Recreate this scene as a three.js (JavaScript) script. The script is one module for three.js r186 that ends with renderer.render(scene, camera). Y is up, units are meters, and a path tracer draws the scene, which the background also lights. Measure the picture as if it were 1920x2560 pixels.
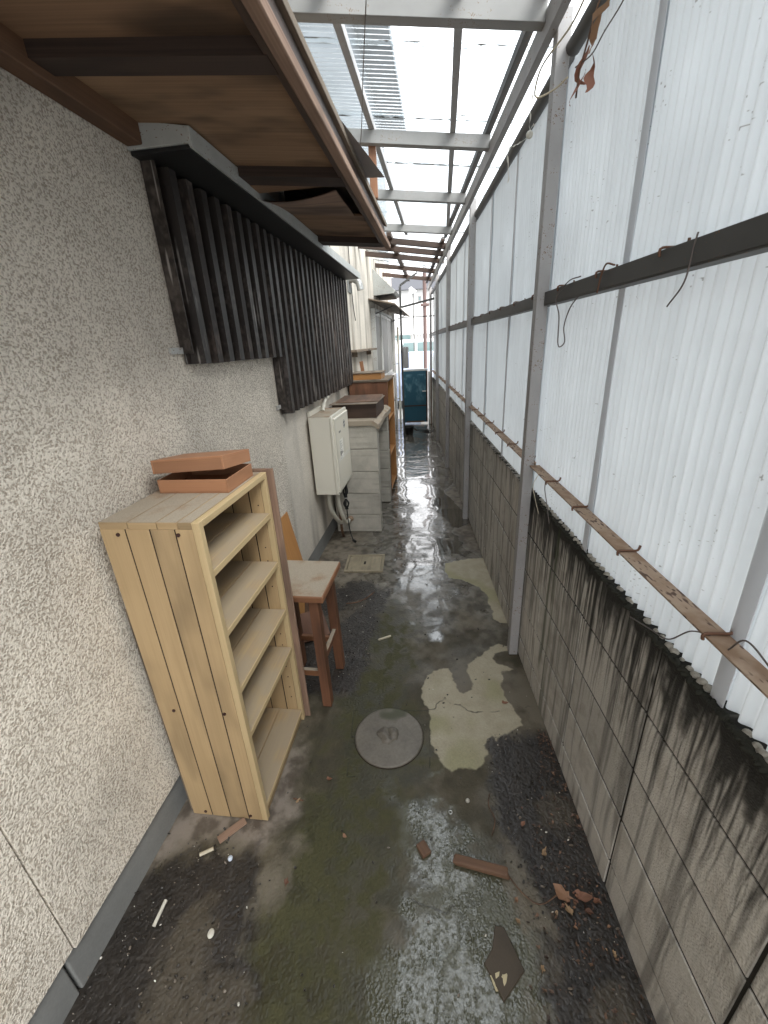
import * as THREE from 'three';
import { RoundedBoxGeometry } from 'three/addons/geometries/RoundedBoxGeometry.js';
import { mergeGeometries } from 'three/addons/utils/BufferGeometryUtils.js';

// ---------------------------------------------------------------- camera, sky, sun, exposure
const scene = new THREE.Scene();
const camera = new THREE.PerspectiveCamera(101.69, 0.75, 0.05, 300);
camera.position.set(0, 1.597, 0);
camera.rotation.set(-0.38234, 0.06258, -0.05314, 'YXZ');
const renderer = new THREE.WebGLRenderer({ antialias: true });
renderer.toneMapping = THREE.LinearToneMapping;
renderer.toneMappingExposure = 4.5;
renderer.shadowMap.enabled = true;
{ // even overcast sky
  const W = 128, H = 64, d = new Float32Array(W * H * 4);
  for (let j = 0; j < H; j++) {
    const el = Math.max(0, Math.sin(((j + 0.5) / H - 0.5) * Math.PI)), L = 1.0 * (0.72 + 0.42 * el);
    for (let i = 0; i < W; i++) d.set([L * 0.985, L * 0.995, L * 1.02, 1], (j * W + i) * 4);
  }
  const t = new THREE.DataTexture(d, W, H, THREE.RGBAFormat, THREE.FloatType);
  t.mapping = THREE.EquirectangularReflectionMapping; t.magFilter = THREE.LinearFilter; t.needsUpdate = true;
  scene.background = t; scene.environment = t;
}
const sun = new THREE.DirectionalLight(new THREE.Color(1, 0.965, 0.92), 1.5);
sun.position.set(8, 13, 5); sun.target.position.set(0, 0, -3);
sun.castShadow = true; sun.shadow.radius = 60; sun.shadow.mapSize.set(2048, 2048);
Object.assign(sun.shadow.camera, { left: -14, right: 14, top: 14, bottom: -14, near: 0.5, far: 60 });
sun.name = 'overcast_sun';
scene.add(sun, sun.target);

// ---------------------------------------------------------------- helpers
const rng = (s) => () => { s = (s + 0x6d2b79f5) | 0; let t = Math.imul(s ^ (s >>> 15), 1 | s); t = (t + Math.imul(t ^ (t >>> 7), 61 | t)) ^ t; return ((t ^ (t >>> 14)) >>> 0) / 4294967296; };
const rnd = rng(77), R = (a, b) => a + (b - a) * rnd();
const clamp = (x, a = 0, b = 1) => Math.min(b, Math.max(a, x)), mix = (a, b, t) => a + (b - a) * t, sst = (a, b, x) => { const t = clamp((x - a) / (b - a)); return t * t * (3 - 2 * t); };
const mix3 = (a, b, t) => [mix(a[0], b[0], t), mix(a[1], b[1], t), mix(a[2], b[2], t)];
const HT = new Float32Array(65536); { const r = rng(5); for (let i = 0; i < 65536; i++) HT[i] = r(); }
const hash = (x, y, s) => HT[(Math.imul(x, 73856093) ^ Math.imul(y, 19349663) ^ Math.imul(s, 83492791)) >>> 3 & 65535];
function vn(x, y, s = 0, px = 0, py = 0) {
  let ix = Math.floor(x), iy = Math.floor(y); const fx = x - ix, fy = y - iy;
  let jx = ix + 1, jy = iy + 1;
  if (px) { ix = ((ix % px) + px) % px; jx = ((jx % px) + px) % px; }
  if (py) { iy = ((iy % py) + py) % py; jy = ((jy % py) + py) % py; }
  const u = fx * fx * (3 - 2 * fx), v = fy * fy * (3 - 2 * fy);
  return mix(mix(hash(ix, iy, s), hash(jx, iy, s), u), mix(hash(ix, jy, s), hash(jx, jy, s), u), v);
}
function fbm(x, y, o = 4, s = 0, px = 0, py = 0) {
  let a = 0.5, t = 0, n = 0;
  for (let i = 0; i < o; i++) { t += a * vn(x, y, s + i * 17, px, py); n += a; a *= 0.5; x *= 2; y *= 2; px *= 2; py *= 2; }
  return t / n;
}
const toS = (c) => 255 * (c <= 0.0031308 ? 12.92 * c : 1.055 * Math.pow(c, 1 / 2.4) - 0.055);
function tex(w, h, fn, srgb = true, wrap = THREE.RepeatWrapping) { // fn(u, v, out) with linear colour values
  const d = new Uint8Array(w * h * 4), o = [0, 0, 0];
  for (let j = 0, k = 0; j < h; j++) for (let i = 0; i < w; i++, k += 4) {
    fn((i + 0.5) / w, (j + 0.5) / h, o);
    for (let c = 0; c < 3; c++) d[k + c] = clamp(srgb ? toS(clamp(o[c])) : o[c] * 255, 0, 255);
    d[k + 3] = 255;
  }
  const t = new THREE.DataTexture(d, w, h, THREE.RGBAFormat);
  t.wrapS = t.wrapT = wrap; t.magFilter = THREE.LinearFilter; t.minFilter = THREE.LinearMipmapLinearFilter; t.generateMipmaps = true;
  if (srgb) t.colorSpace = THREE.SRGBColorSpace;
  t.needsUpdate = true;
  return t;
}
function rep(t, sx, sy) { const c = t.clone(); c.repeat.set(1 / sx, 1 / sy); c.needsUpdate = true; return c; }
const lin = (r, g, b) => new THREE.Color().setRGB(r, g, b);
const std = (o) => new THREE.MeshStandardMaterial(o), phys = (o) => new THREE.MeshPhysicalMaterial(o);

// planar uv in metres by face direction; grain = axis that the texture's v runs along
function uvBox(g, grain = 'y', off = null) {
  if (g.index) g = g.toNonIndexed();
  const p = g.attributes.position, n = p.count, uv = new Float32Array(n * 2), a = new THREE.Vector3(), b = new THREE.Vector3(), c = new THREE.Vector3();
  const gi = 'xyz'.indexOf(grain), o = off || [R(0, 9), R(0, 9)];
  for (let i = 0; i < n; i += 3) {
    a.fromBufferAttribute(p, i); b.fromBufferAttribute(p, i + 1).sub(a); c.fromBufferAttribute(p, i + 2).sub(a); b.cross(c);
    const m = [Math.abs(b.x), Math.abs(b.y), Math.abs(b.z)], k = m.indexOf(Math.max(...m));
    let vi = gi, ui; if (k === gi) { vi = (gi + 1) % 3; ui = (gi + 2) % 3; } else ui = 3 - gi - k;
    for (let q = 0; q < 3; q++) { const e = [p.getX(i + q), p.getY(i + q), p.getZ(i + q)]; uv[(i + q) * 2] = e[ui] + o[0]; uv[(i + q) * 2 + 1] = e[vi] + o[1]; }
  }
  g.setAttribute('uv', new THREE.BufferAttribute(uv, 2));
  return g;
}
function bx(x0, x1, y0, y1, z0, z1, r = 0.002, grain = 'y', off = null) { // box by its faces, edges rounded
  const w = Math.abs(x1 - x0), h = Math.abs(y1 - y0), d = Math.abs(z1 - z0);
  r = Math.min(r, w * 0.45, h * 0.45, d * 0.45);
  let g = r > 0 ? new RoundedBoxGeometry(w, h, d, 1, r) : new THREE.BoxGeometry(w, h, d);
  g = g.index ? g.toNonIndexed() : g;
  g.translate((x0 + x1) / 2, (y0 + y1) / 2, (z0 + z1) / 2);
  return uvBox(g, grain, off);
}
function beam(a, b, w, h, r = 0.002, grain = 'y') { // bar from a to b; w across, h along the up side
  const A = new THREE.Vector3(...a), B = new THREE.Vector3(...b), L = A.distanceTo(B);
  const g = bx(-w / 2, w / 2, -h / 2, h / 2, -L / 2, L / 2, r, 'z');
  const d = B.clone().sub(A).normalize(), up = Math.abs(d.y) > 0.9 ? new THREE.Vector3(0, 0, 1) : new THREE.Vector3(0, 1, 0);
  const x = up.clone().cross(d).normalize(), y = d.clone().cross(x);
  g.applyMatrix4(new THREE.Matrix4().makeBasis(x, y, d).setPosition(A.add(B).multiplyScalar(0.5)));
  return g;
}
function tube(pts, r, seg = 0, rad = 7, closed = false) {
  const c = new THREE.CatmullRomCurve3(pts.map((p) => new THREE.Vector3(...p)), closed, 'centripetal');
  const g = new THREE.TubeGeometry(c, seg || pts.length * 5, r, rad, closed);
  if (closed) return g.toNonIndexed();
  const ends = [0, 1].map((t) => { const e = new THREE.CircleGeometry(r, rad), q = c.getPoint(t), d = c.getTangent(t).multiplyScalar(t ? 1 : -1); e.lookAt(d); e.translate(q.x, q.y, q.z); return e.toNonIndexed(); });
  return mergeGeometries([g.toNonIndexed(), ...ends]);
}
const names = {};
function numbered(n) { const k = names[n] = (names[n] ?? -1) + 1; return k ? n + '_' + String(k).padStart(3, '0') : n; }
function obj(name, geo, mat, parent) {
  const g = Array.isArray(geo) ? mergeGeometries(geo.map((q) => { q = q.index ? q.toNonIndexed() : q; for (const k of Object.keys(q.attributes)) if (!['position', 'normal', 'uv'].includes(k)) q.deleteAttribute(k); return q; })) : geo;
  const m = new THREE.Mesh(g, mat);
  m.name = parent ? name : numbered(name); m.castShadow = m.receiveShadow = true;
  (parent || scene).add(m);
  return m;
}
function tag(o, label, category, group) { Object.assign(o.userData, { label, category }); if (group) o.userData.group = group; return o; }
function thing(name, label, category, pos = [0, 0, 0], turn = 0, group) { const g = new THREE.Group(); g.name = numbered(name); g.position.set(...pos); g.rotation.y = turn; scene.add(g); return tag(g, label, category, group); }
function struct(name, geo, mat) { const m = obj(name, geo, mat); m.userData.kind = 'structure'; return m; }
// the house stands a few degrees off the block wall: n = distance off its face line, u = along it
const HA = 0.0798, LP = (n, y, u) => [n * Math.cos(HA) + u * Math.sin(HA), y, n * Math.sin(HA) - u * Math.cos(HA)];
const lthing = (name, label, cat, n, y, u, group) => thing(name, label, cat, LP(n, y, u), -HA, group); // local x = n, z = -u

// ---------------------------------------------------------------- materials
const plasterH = (u, v) => { const a = fbm(u * 165, v * 165, 2, 3, 165, 165), b = vn(u * 380, v * 380, 9, 380, 380); return clamp(sst(0.18, 0.82, a) * 0.7 + b * 0.3); };
const tPlaster = tex(1024, 1024, (u, v, o) => {
  const h = plasterH(u, v), big = fbm(u * 5, v * 5, 3, 31, 5, 5), k = mix(0.86, 1.08, big), c = mix3([0.35, 0.3, 0.245], [0.74, 0.685, 0.61], sst(0.0, 0.66, h)); o[0] = c[0] * k; o[1] = c[1] * k; o[2] = c[2] * k;
});
const tPlasterB = tex(1024, 1024, (u, v, o) => { o[0] = o[1] = o[2] = plasterH(u, v); }, false);
const M = {};
M.plaster = std({ map: rep(tPlaster, 0.66, 0.66), bumpMap: rep(tPlasterB, 0.66, 0.66), bumpScale: 0.0028, roughness: 0.97, vertexColors: true });
const tPlasterC = tex(512, 512, (u, v, o) => { const h = fbm(u * 90, v * 90, 3, 15, 90, 90), b = fbm(u * 4, v * 4, 4, 19, 4, 4), k = 0.72 + 0.3 * h + 0.22 * b; o[0] = 0.6 * k; o[1] = 0.555 * k; o[2] = 0.495 * k; });
M.plasterB = std({ map: rep(tPlasterC, 0.6, 0.6), bumpMap: rep(tPlasterB, 0.6, 0.6), bumpScale: 0.0012, roughness: 0.97, vertexColors: true });
const woodFn = (light, dark, rings, seed, stain = 0) => (u, v, o) => {
  const warp = fbm(u * 3, v * 2, 3, seed, 3, 2) * 1.6, g = vn(u * rings + warp * 5, v * 2, seed + 3, 0, 2), fine = vn(u * 170, v * 5, seed + 5, 170, 5), st = fbm(u * 4, v * 3, 4, seed + 8, 4, 3);
  const k = clamp(0.55 * g + 0.45 * fine), s = 1 - stain * sst(0.45, 0.75, st);
  for (let c = 0; c < 3; c++) o[c] = mix(dark[c], light[c], k) * s;
};
const woodMat = (light, dark, rings, seed, rough = 0.7, stain = 0.25, size = [0.5, 1]) => {
  const t = tex(512, 512, woodFn(light, dark, rings, seed, stain));
  return std({ map: rep(t, ...size), bumpMap: rep(t, ...size), bumpScale: 0.0006, roughness: rough });
};
M.pine = woodMat([0.46, 0.325, 0.175], [0.36, 0.245, 0.125], 14, 41, 0.55, 0.28);
M.pineB = woodMat([0.435, 0.305, 0.165], [0.335, 0.23, 0.118], 18, 47, 0.55, 0.34);
M.pineEdge = woodMat([0.53, 0.4, 0.225], [0.43, 0.315, 0.165], 20, 51, 0.5, 0.1);
const tDust = tex(512, 512, (u, v, o) => { // dusty board: pale grit lying unevenly over the wood
  const f = fbm(u * 7, v * 7, 5, 61, 7, 7), g = vn(u * 200, v * 200, 66, 200, 200), w = vn(u * 120, v * 4, 64, 120, 4), t = clamp(sst(0.2, 0.62, f) * 0.85 + 0.15 * g);
  const c = mix3([0.42 * (0.8 + 0.2 * w), 0.3 * (0.8 + 0.2 * w), 0.15], [0.33, 0.265, 0.185], t * 0.8); o[0] = c[0]; o[1] = c[1]; o[2] = c[2];
});
M.dusty = std({ map: rep(tDust, 0.6, 0.6), roughness: 0.9 });
const tDust2 = tex(512, 512, (u, v, o) => {
  const f = fbm(u * 6, v * 6, 5, 71, 6, 6), g = vn(u * 220, v * 220, 76, 220, 220), k = 0.82 + 0.24 * g, c = mix3([0.29, 0.2, 0.13], [0.35, 0.295, 0.225], sst(0.25, 0.55, f)); o[0] = c[0] * k; o[1] = c[1] * k; o[2] = c[2] * k;
});
M.dustyTop = std({ map: rep(tDust2, 0.5, 0.5), roughness: 0.95 });
M.redwood = woodMat([0.29, 0.135, 0.065], [0.19, 0.08, 0.038], 16, 81, 0.5, 0.35);
M.redwoodB = woodMat([0.22, 0.095, 0.048], [0.13, 0.055, 0.027], 10, 83, 0.6, 0.45);
M.orangePly = woodMat([0.5, 0.25, 0.085], [0.36, 0.165, 0.055], 9, 87, 0.5, 0.25);
M.oldPly = woodMat([0.28, 0.165, 0.095], [0.15, 0.085, 0.047], 11, 91, 0.8, 0.7, [0.6, 1.2]);
M.oldPlyB = woodMat([0.32, 0.2, 0.115], [0.18, 0.103, 0.057], 8, 93, 0.8, 0.7, [0.6, 1.2]);
M.batten = woodMat([0.062, 0.037, 0.026], [0.034, 0.02, 0.015], 14, 95, 0.8, 0.4);
M.trim = woodMat([0.17, 0.088, 0.045], [0.1, 0.05, 0.027], 14, 97, 0.75, 0.4);
M.fascia = woodMat([0.33, 0.215, 0.15], [0.16, 0.095, 0.065], 16, 99, 0.85, 0.45);
M.darkWood = woodMat([0.075, 0.042, 0.027], [0.036, 0.02, 0.013], 14, 101, 0.6, 0.4);
M.greyWood = woodMat([0.24, 0.19, 0.14], [0.13, 0.098, 0.07], 16, 103, 0.9, 0.5);
M.rottenWood = woodMat([0.17, 0.09, 0.05], [0.07, 0.036, 0.02], 16, 105, 0.7, 0.5);
M.blackGroove = std({ color: lin(0.03, 0.018, 0.01), roughness: 0.9 });
M.screw = std({ color: lin(0.05, 0.02, 0.015), roughness: 0.5, metalness: 0.3 });
// painted steel with rust freckles
const steelFn = (base, rustAmt, seed) => (u, v, o) => {
  const b = fbm(u * 6, v * 6, 4, seed, 6, 6), f = vn(u * 150, v * 150, seed + 2, 150, 150), f2 = fbm(u * 40, v * 40, 3, seed + 6, 40, 40);
  const rust = sst(1 - rustAmt * 0.4, 1.02 - rustAmt * 0.28, 0.45 * f + 0.35 * f2 + 0.35 * b + 0.12), k = 0.85 + 0.28 * b;
  const c = mix3([base[0] * k, base[1] * k, base[2] * k], [0.16, 0.085, 0.045], rust); o[0] = c[0]; o[1] = c[1]; o[2] = c[2];
};
const steelMat = (base, rust, seed, rough = 0.55) => { const t = tex(512, 512, steelFn(base, rust, seed)); return std({ map: rep(t, 0.4, 0.4), roughness: rough }); };
M.steel = steelMat([0.33, 0.32, 0.315], 0.22, 111);
M.steelLight = steelMat([0.27, 0.265, 0.255], 0.16, 113, 0.6);
M.steelDark = steelMat([0.07, 0.068, 0.064], 0.2, 115);
const tRust = tex(512, 512, (u, v, o) => { const a = fbm(u * 9, v * 9, 5, 121, 9, 9), b = vn(u * 90, v * 30, 123, 90, 30), d = sst(0.7, 0.85, b * 0.6 + a * 0.5), c = mix3(mix3([0.23, 0.145, 0.09], [0.33, 0.24, 0.17], sst(0.3, 0.7, a)), [0.08, 0.045, 0.03], d); o[0] = c[0]; o[1] = c[1]; o[2] = c[2]; });
M.rust = std({ map: rep(tRust, 0.4, 0.4), bumpMap: rep(tRust, 0.4, 0.4), bumpScale: 0.001, roughness: 0.85 });
M.wire = std({ color: lin(0.13, 0.11, 0.1), roughness: 0.5, metalness: 0.6 });
M.rustWire = std({ color: lin(0.12, 0.055, 0.03), roughness: 0.7 });
M.twine = std({ color: lin(0.5, 0.44, 0.33), roughness: 0.95 });
M.tape = phys({ color: lin(0.72, 0.7, 0.63), roughness: 0.8, transmission: 0.3, thickness: 0 });
// translucent side sheets
const tSheet = tex(512, 1024, (u, v, o) => { // u 0.7 m, v 1.6 m
  const st = fbm(u * 26, v * 2, 3, 131, 26, 2), bl = fbm(u * 4, v * 8, 4, 133, 4, 8), sp = vn(u * 170, v * 390, 137, 170, 390), sp2 = fbm(u * 9, v * 20, 3, 139, 9, 20);
  const speck = sst(0.985, 1.02, sp + 0.3 * (sp2 - 0.5)), k = 0.9 + 0.12 * (st - 0.5) + 0.16 * (bl - 0.5), c = mix3([0.865 * k, 0.905 * k, 0.915 * k], [0.2, 0.19, 0.16], speck * 0.75);
  o[0] = c[0]; o[1] = c[1]; o[2] = c[2];
});
M.sheet = phys({ map: rep(tSheet, 0.7, 1.6), roughness: 0.96, color: lin(0.8, 0.81, 0.825), transmission: 0.21, thickness: 0, side: THREE.DoubleSide });
M.sheetFar = phys({ map: rep(tSheet, 0.7, 1.6), color: lin(0.77, 0.775, 0.765), roughness: 0.96, transmission: 0.26, thickness: 0, side: THREE.DoubleSide });
M.strip = phys({ color: lin(0.8, 0.81, 0.83), roughness: 0.9, transmission: 0.6, thickness: 0, side: THREE.DoubleSide });
const tRoof = tex(1024, 512, (u, v, o) => { // u along the ribs (x, 1.7 m), v across (0.64 m); grime gathers in the troughs and at the laps
  const rib = Math.abs(Math.sin(v * Math.PI * 20)), blot = fbm(u * 6, v * 3, 5, 141, 6, 3), jag = 0.02 * (fbm(u * 60, v * 4, 3, 149, 60, 4) - 0.5), lap = Math.max(sst(0.972, 0.982, v + jag), sst(0.022, 0.014, v + jag)), sp = vn(u * 300, v * 120, 145, 300, 120), ed = fbm(u * 14, v * 20, 3, 147, 14, 20);
  const leftG = sst(0.52, 0.36, u + 0.12 * (ed - 0.5)) * sst(0.75, 0.3, rib) * sst(0.3, 0.55, ed), dirt = clamp(0.32 * leftG + lap * sst(0.36, 0.46, blot) + sst(0.985, 0.99, sp)), k = 0.94 + 0.1 * (blot - 0.5);
  const c = mix3([0.9 * k, 0.945 * k, 0.965 * k], [0.022, 0.016, 0.01], dirt); o[0] = c[0]; o[1] = c[1]; o[2] = c[2];
});
M.roof = phys({ map: tRoof, roughness: 0.24, transmission: 0.92, thickness: 0, side: THREE.DoubleSide });
// folded brown sheet
const tBrown = tex(512, 1024, (u, v, o) => {
  const s = vn(u * 60, v * 5, 151, 60, 5), b = fbm(u * 5, v * 6, 4, 153, 5, 6), f = fbm(u * 60, v * 60, 3, 155, 60, 60), scr = sst(0.83, 0.95, s) * sst(0.45, 0.7, b), dust = sst(0.5, 0.85, b * 0.6 + f * 0.4);
  let c = mix3([0.024, 0.018, 0.015], [0.1, 0.082, 0.07], dust); c = mix3(c, [0.42, 0.39, 0.36], scr * 0.75); o[0] = c[0]; o[1] = c[1]; o[2] = c[2];
});
M.brown = std({ map: rep(tBrown, 0.8, 1.1), roughness: 0.45, metalness: 0.1 });
M.brownB = std({ map: rep(tBrown, 0.6, 1.4), color: lin(1, 0.9, 0.85), roughness: 0.6 });
M.alu = steelMat([0.46, 0.46, 0.44], 0.35, 161, 0.45);
M.hood = steelMat([0.42, 0.43, 0.41], 0.25, 163, 0.5);
M.flue = std({ color: lin(0.5, 0.5, 0.48), roughness: 0.3, metalness: 0.85 });
const tCem = tex(512, 512, (u, v, o) => { const a = fbm(u * 5, v * 5, 5, 171, 5, 5), f = vn(u * 180, v * 180, 173, 180, 180), k = 0.72 + 0.5 * a + 0.12 * (f - 0.5); o[0] = 0.2 * k; o[1] = 0.2 * k; o[2] = 0.19 * k; });
M.foundation = std({ map: rep(tCem, 0.7, 0.7), bumpMap: rep(tCem, 0.7, 0.7), bumpScale: 0.004, roughness: 0.85 });
const tBlk = tex(512, 512, (u, v, o) => { const a = fbm(u * 4, v * 4, 5, 181, 4, 4), f = vn(u * 200, v * 200, 183, 200, 200), s = vn(u * 30, v * 2, 185, 30, 2), k = 0.62 + 0.6 * a + 0.2 * (f - 0.5) - 0.14 * sst(0.6, 0.9, s); o[0] = 0.5 * k; o[1] = 0.465 * k; o[2] = 0.4 * k; });
M.pileBlock = std({ map: rep(tBlk, 0.5, 0.5), bumpMap: rep(tBlk, 0.5, 0.5), bumpScale: 0.003, roughness: 0.95 });
M.mortar = std({ color: lin(0.018, 0.016, 0.012), roughness: 1 });
M.moss = std({ color: lin(0.022, 0.021, 0.014), roughness: 1 });
M.white = std({ color: lin(0.72, 0.71, 0.68), roughness: 0.5 });
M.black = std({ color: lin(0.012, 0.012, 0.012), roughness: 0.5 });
M.heater = phys({ color: lin(0.66, 0.625, 0.54), roughness: 0.4, clearcoat: 0.2 });
M.pvc = std({ color: lin(0.58, 0.55, 0.47), roughness: 0.55 });
M.tray = woodMat([0.4, 0.195, 0.1], [0.34, 0.16, 0.08], 6, 191, 0.6, 0.3);
M.trayIn = std({ color: lin(0.34, 0.16, 0.08), roughness: 0.8 });

// ---------------------------------------------------------------- ground
const sdPoly = (P, x, z) => {
  let d = 1e9, inside = false;
  for (let i = 0, j = P.length - 1; i < P.length; j = i++) {
    const [ax, az] = P[j], [bx_, bz] = P[i], ex = bx_ - ax, ez = bz - az, wx = x - ax, wz = z - az, t = clamp((wx * ex + wz * ez) / (ex * ex + ez * ez)), dx = wx - ex * t, dz = wz - ez * t;
    d = Math.min(d, dx * dx + dz * dz);
    if ((az > z) !== (bz > z) && x < (ex * (z - az)) / ez + ax) inside = !inside;
  }
  return inside ? -Math.sqrt(d) : Math.sqrt(d);
};
const poly = (P) => { const xs = P.map((p) => p[0]), zs = P.map((p) => p[1]), b = [Math.min(...xs), Math.max(...xs), Math.min(...zs), Math.max(...zs)]; return (x, z, far = 0.25) => (x < b[0] - far || x > b[1] + far || z < b[2] - far || z > b[3] + far ? 1 : sdPoly(P, x, z)); };
const dry1 = poly([[0.133,-1.736],[0.186,-1.736],[0.204,-1.664],[0.213,-1.597],[0.242,-1.564],[0.286,-1.585],[0.298,-1.64],[0.28,-1.722],[0.296,-1.772],[0.367,-1.822],[0.434,-1.889],[0.486,-1.916],[0.56,-1.908],[0.56,-1.874],[0.444,-1.848],[0.432,-1.808],[0.455,-1.77],[0.494,-1.744],[0.515,-1.726],[0.454,-1.703],[0.429,-1.606],[0.435,-1.522],[0.452,-1.492],[0.463,-1.444],[0.484,-1.381],[0.417,-1.346],[0.363,-1.329],[0.347,-1.304],[0.333,-1.325],[0.306,-1.312],[0.293,-1.28],[0.3,-1.241],[0.276,-1.203],[0.243,-1.167],[0.211,-1.177],[0.171,-1.181],[0.142,-1.159],[0.118,-1.188],[0.094,-1.232],[0.069,-1.287],[0.066,-1.346],[0.077,-1.417],[0.065,-1.474],[0.036,-1.544],[0.038,-1.598],[0.077,-1.688]]);
const dry2 = poly([[0.271,-2.854],[0.462,-2.926],[0.6,-2.936],[0.6,-2.738],[0.6,-2.465],[0.6,-2.269],[0.6,-2.096],[0.527,-2.113],[0.497,-2.164],[0.516,-2.233],[0.503,-2.307],[0.51,-2.405],[0.472,-2.51],[0.422,-2.567],[0.369,-2.614],[0.288,-2.641],[0.265,-2.726]]);
const dirtL = poly([[-0.818,-0.889],[-0.696,-0.915],[-0.514,-0.824],[-0.506,-0.721],[-0.516,-0.615],[-0.447,-0.482],[-0.4,-0.1],[-1,-0.1],[-0.99,-0.606],[-0.96,-0.743],[-0.87,-0.818]]);
const dirtR = poly([[0.309,-1.314],[0.44,-1.367],[0.7,-1.34],[0.7,-0.5],[0.7,-0.1],[0.36,-0.1],[0.323,-0.503],[0.355,-0.662],[0.292,-0.879],[0.286,-1.116]]);
const dirtS = poly([[-0.9,-2.7],[-0.516,-2.6],[-0.316,-2.652],[-0.161,-2.489],[-0.205,-2.217],[-0.213,-1.987],[-0.243,-1.74],[-0.3,-1.6],[-0.6,-1.5],[-0.9,-1.6]]);
const pad = poly([[0.072,-1.464],[0.055,-1.159],[-0.276,-1.142],[-0.285,-1.465]]);
const pale = poly([[-0.95,-1.25],[-0.5,-1.25],[-0.48,-1.0],[-0.56,-0.9],[-0.7,-0.9],[-0.84,-0.86],[-0.95,-0.8]]);
const mossP = poly([[-0.42,-1.95],[-0.1,-2.35],[0.02,-2.0],[0.0,-1.6],[0.06,-1.2],[0.0,-0.95],[-0.04,-0.75],[-0.06,-0.4],[-0.08,-0.1],[-0.42,-0.1],[-0.5,-0.6],[-0.45,-0.85],[-0.4,-1.15],[-0.34,-1.5]]);
const sheen = poly([[-0.04,-1.02],[0.08,-1.08],[0.18,-0.95],[0.3,-0.7],[0.34,-0.45],[0.3,-0.1],[-0.12,-0.1],[-0.14,-0.5],[-0.06,-0.75]]);
const pud = [[[0.369,-4.634],[0.483,-4.264],[0.57,-3.806],[0.56,-3.6],[0.45,-3.5],[0.307,-3.858],[0.258,-4.122]], [[0.15,-3.027],[0.254,-3.305],[0.462,-3.226],[0.411,-3.043],[0.229,-2.98]], [[-0.029,-2.841],[0.039,-2.946],[0.143,-2.886],[0.124,-2.782],[0.009,-2.774]], [[0.105,-2.026],[0.149,-2.073],[0.182,-1.994],[0.168,-1.95],[0.111,-1.958]]].map(poly);
const crack = [[-0.08,-0.775],[-0.057,-0.764],[-0.015,-0.741],[0.032,-0.728],[0.077,-0.712],[0.095,-0.724],[0.161,-0.742]];
const crack2 = [[0.065,-1.474],[0.15,-1.53],[0.25,-1.47],[0.4,-1.46],[0.56,-1.5]];
const dLine = (P, x, z) => { let d = 1e9; for (let i = 1; i < P.length; i++) { const [ax, az] = P[i - 1], ex = P[i][0] - ax, ez = P[i][1] - az, t = clamp(((x - ax) * ex + (z - az) * ez) / (ex * ex + ez * ez)); d = Math.min(d, Math.hypot(x - ax - ex * t, z - az - ez * t)); } return d; };
const G = { c: [0, 0, 0], r: 0.5, h: 0.5, w: 0 };
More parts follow.
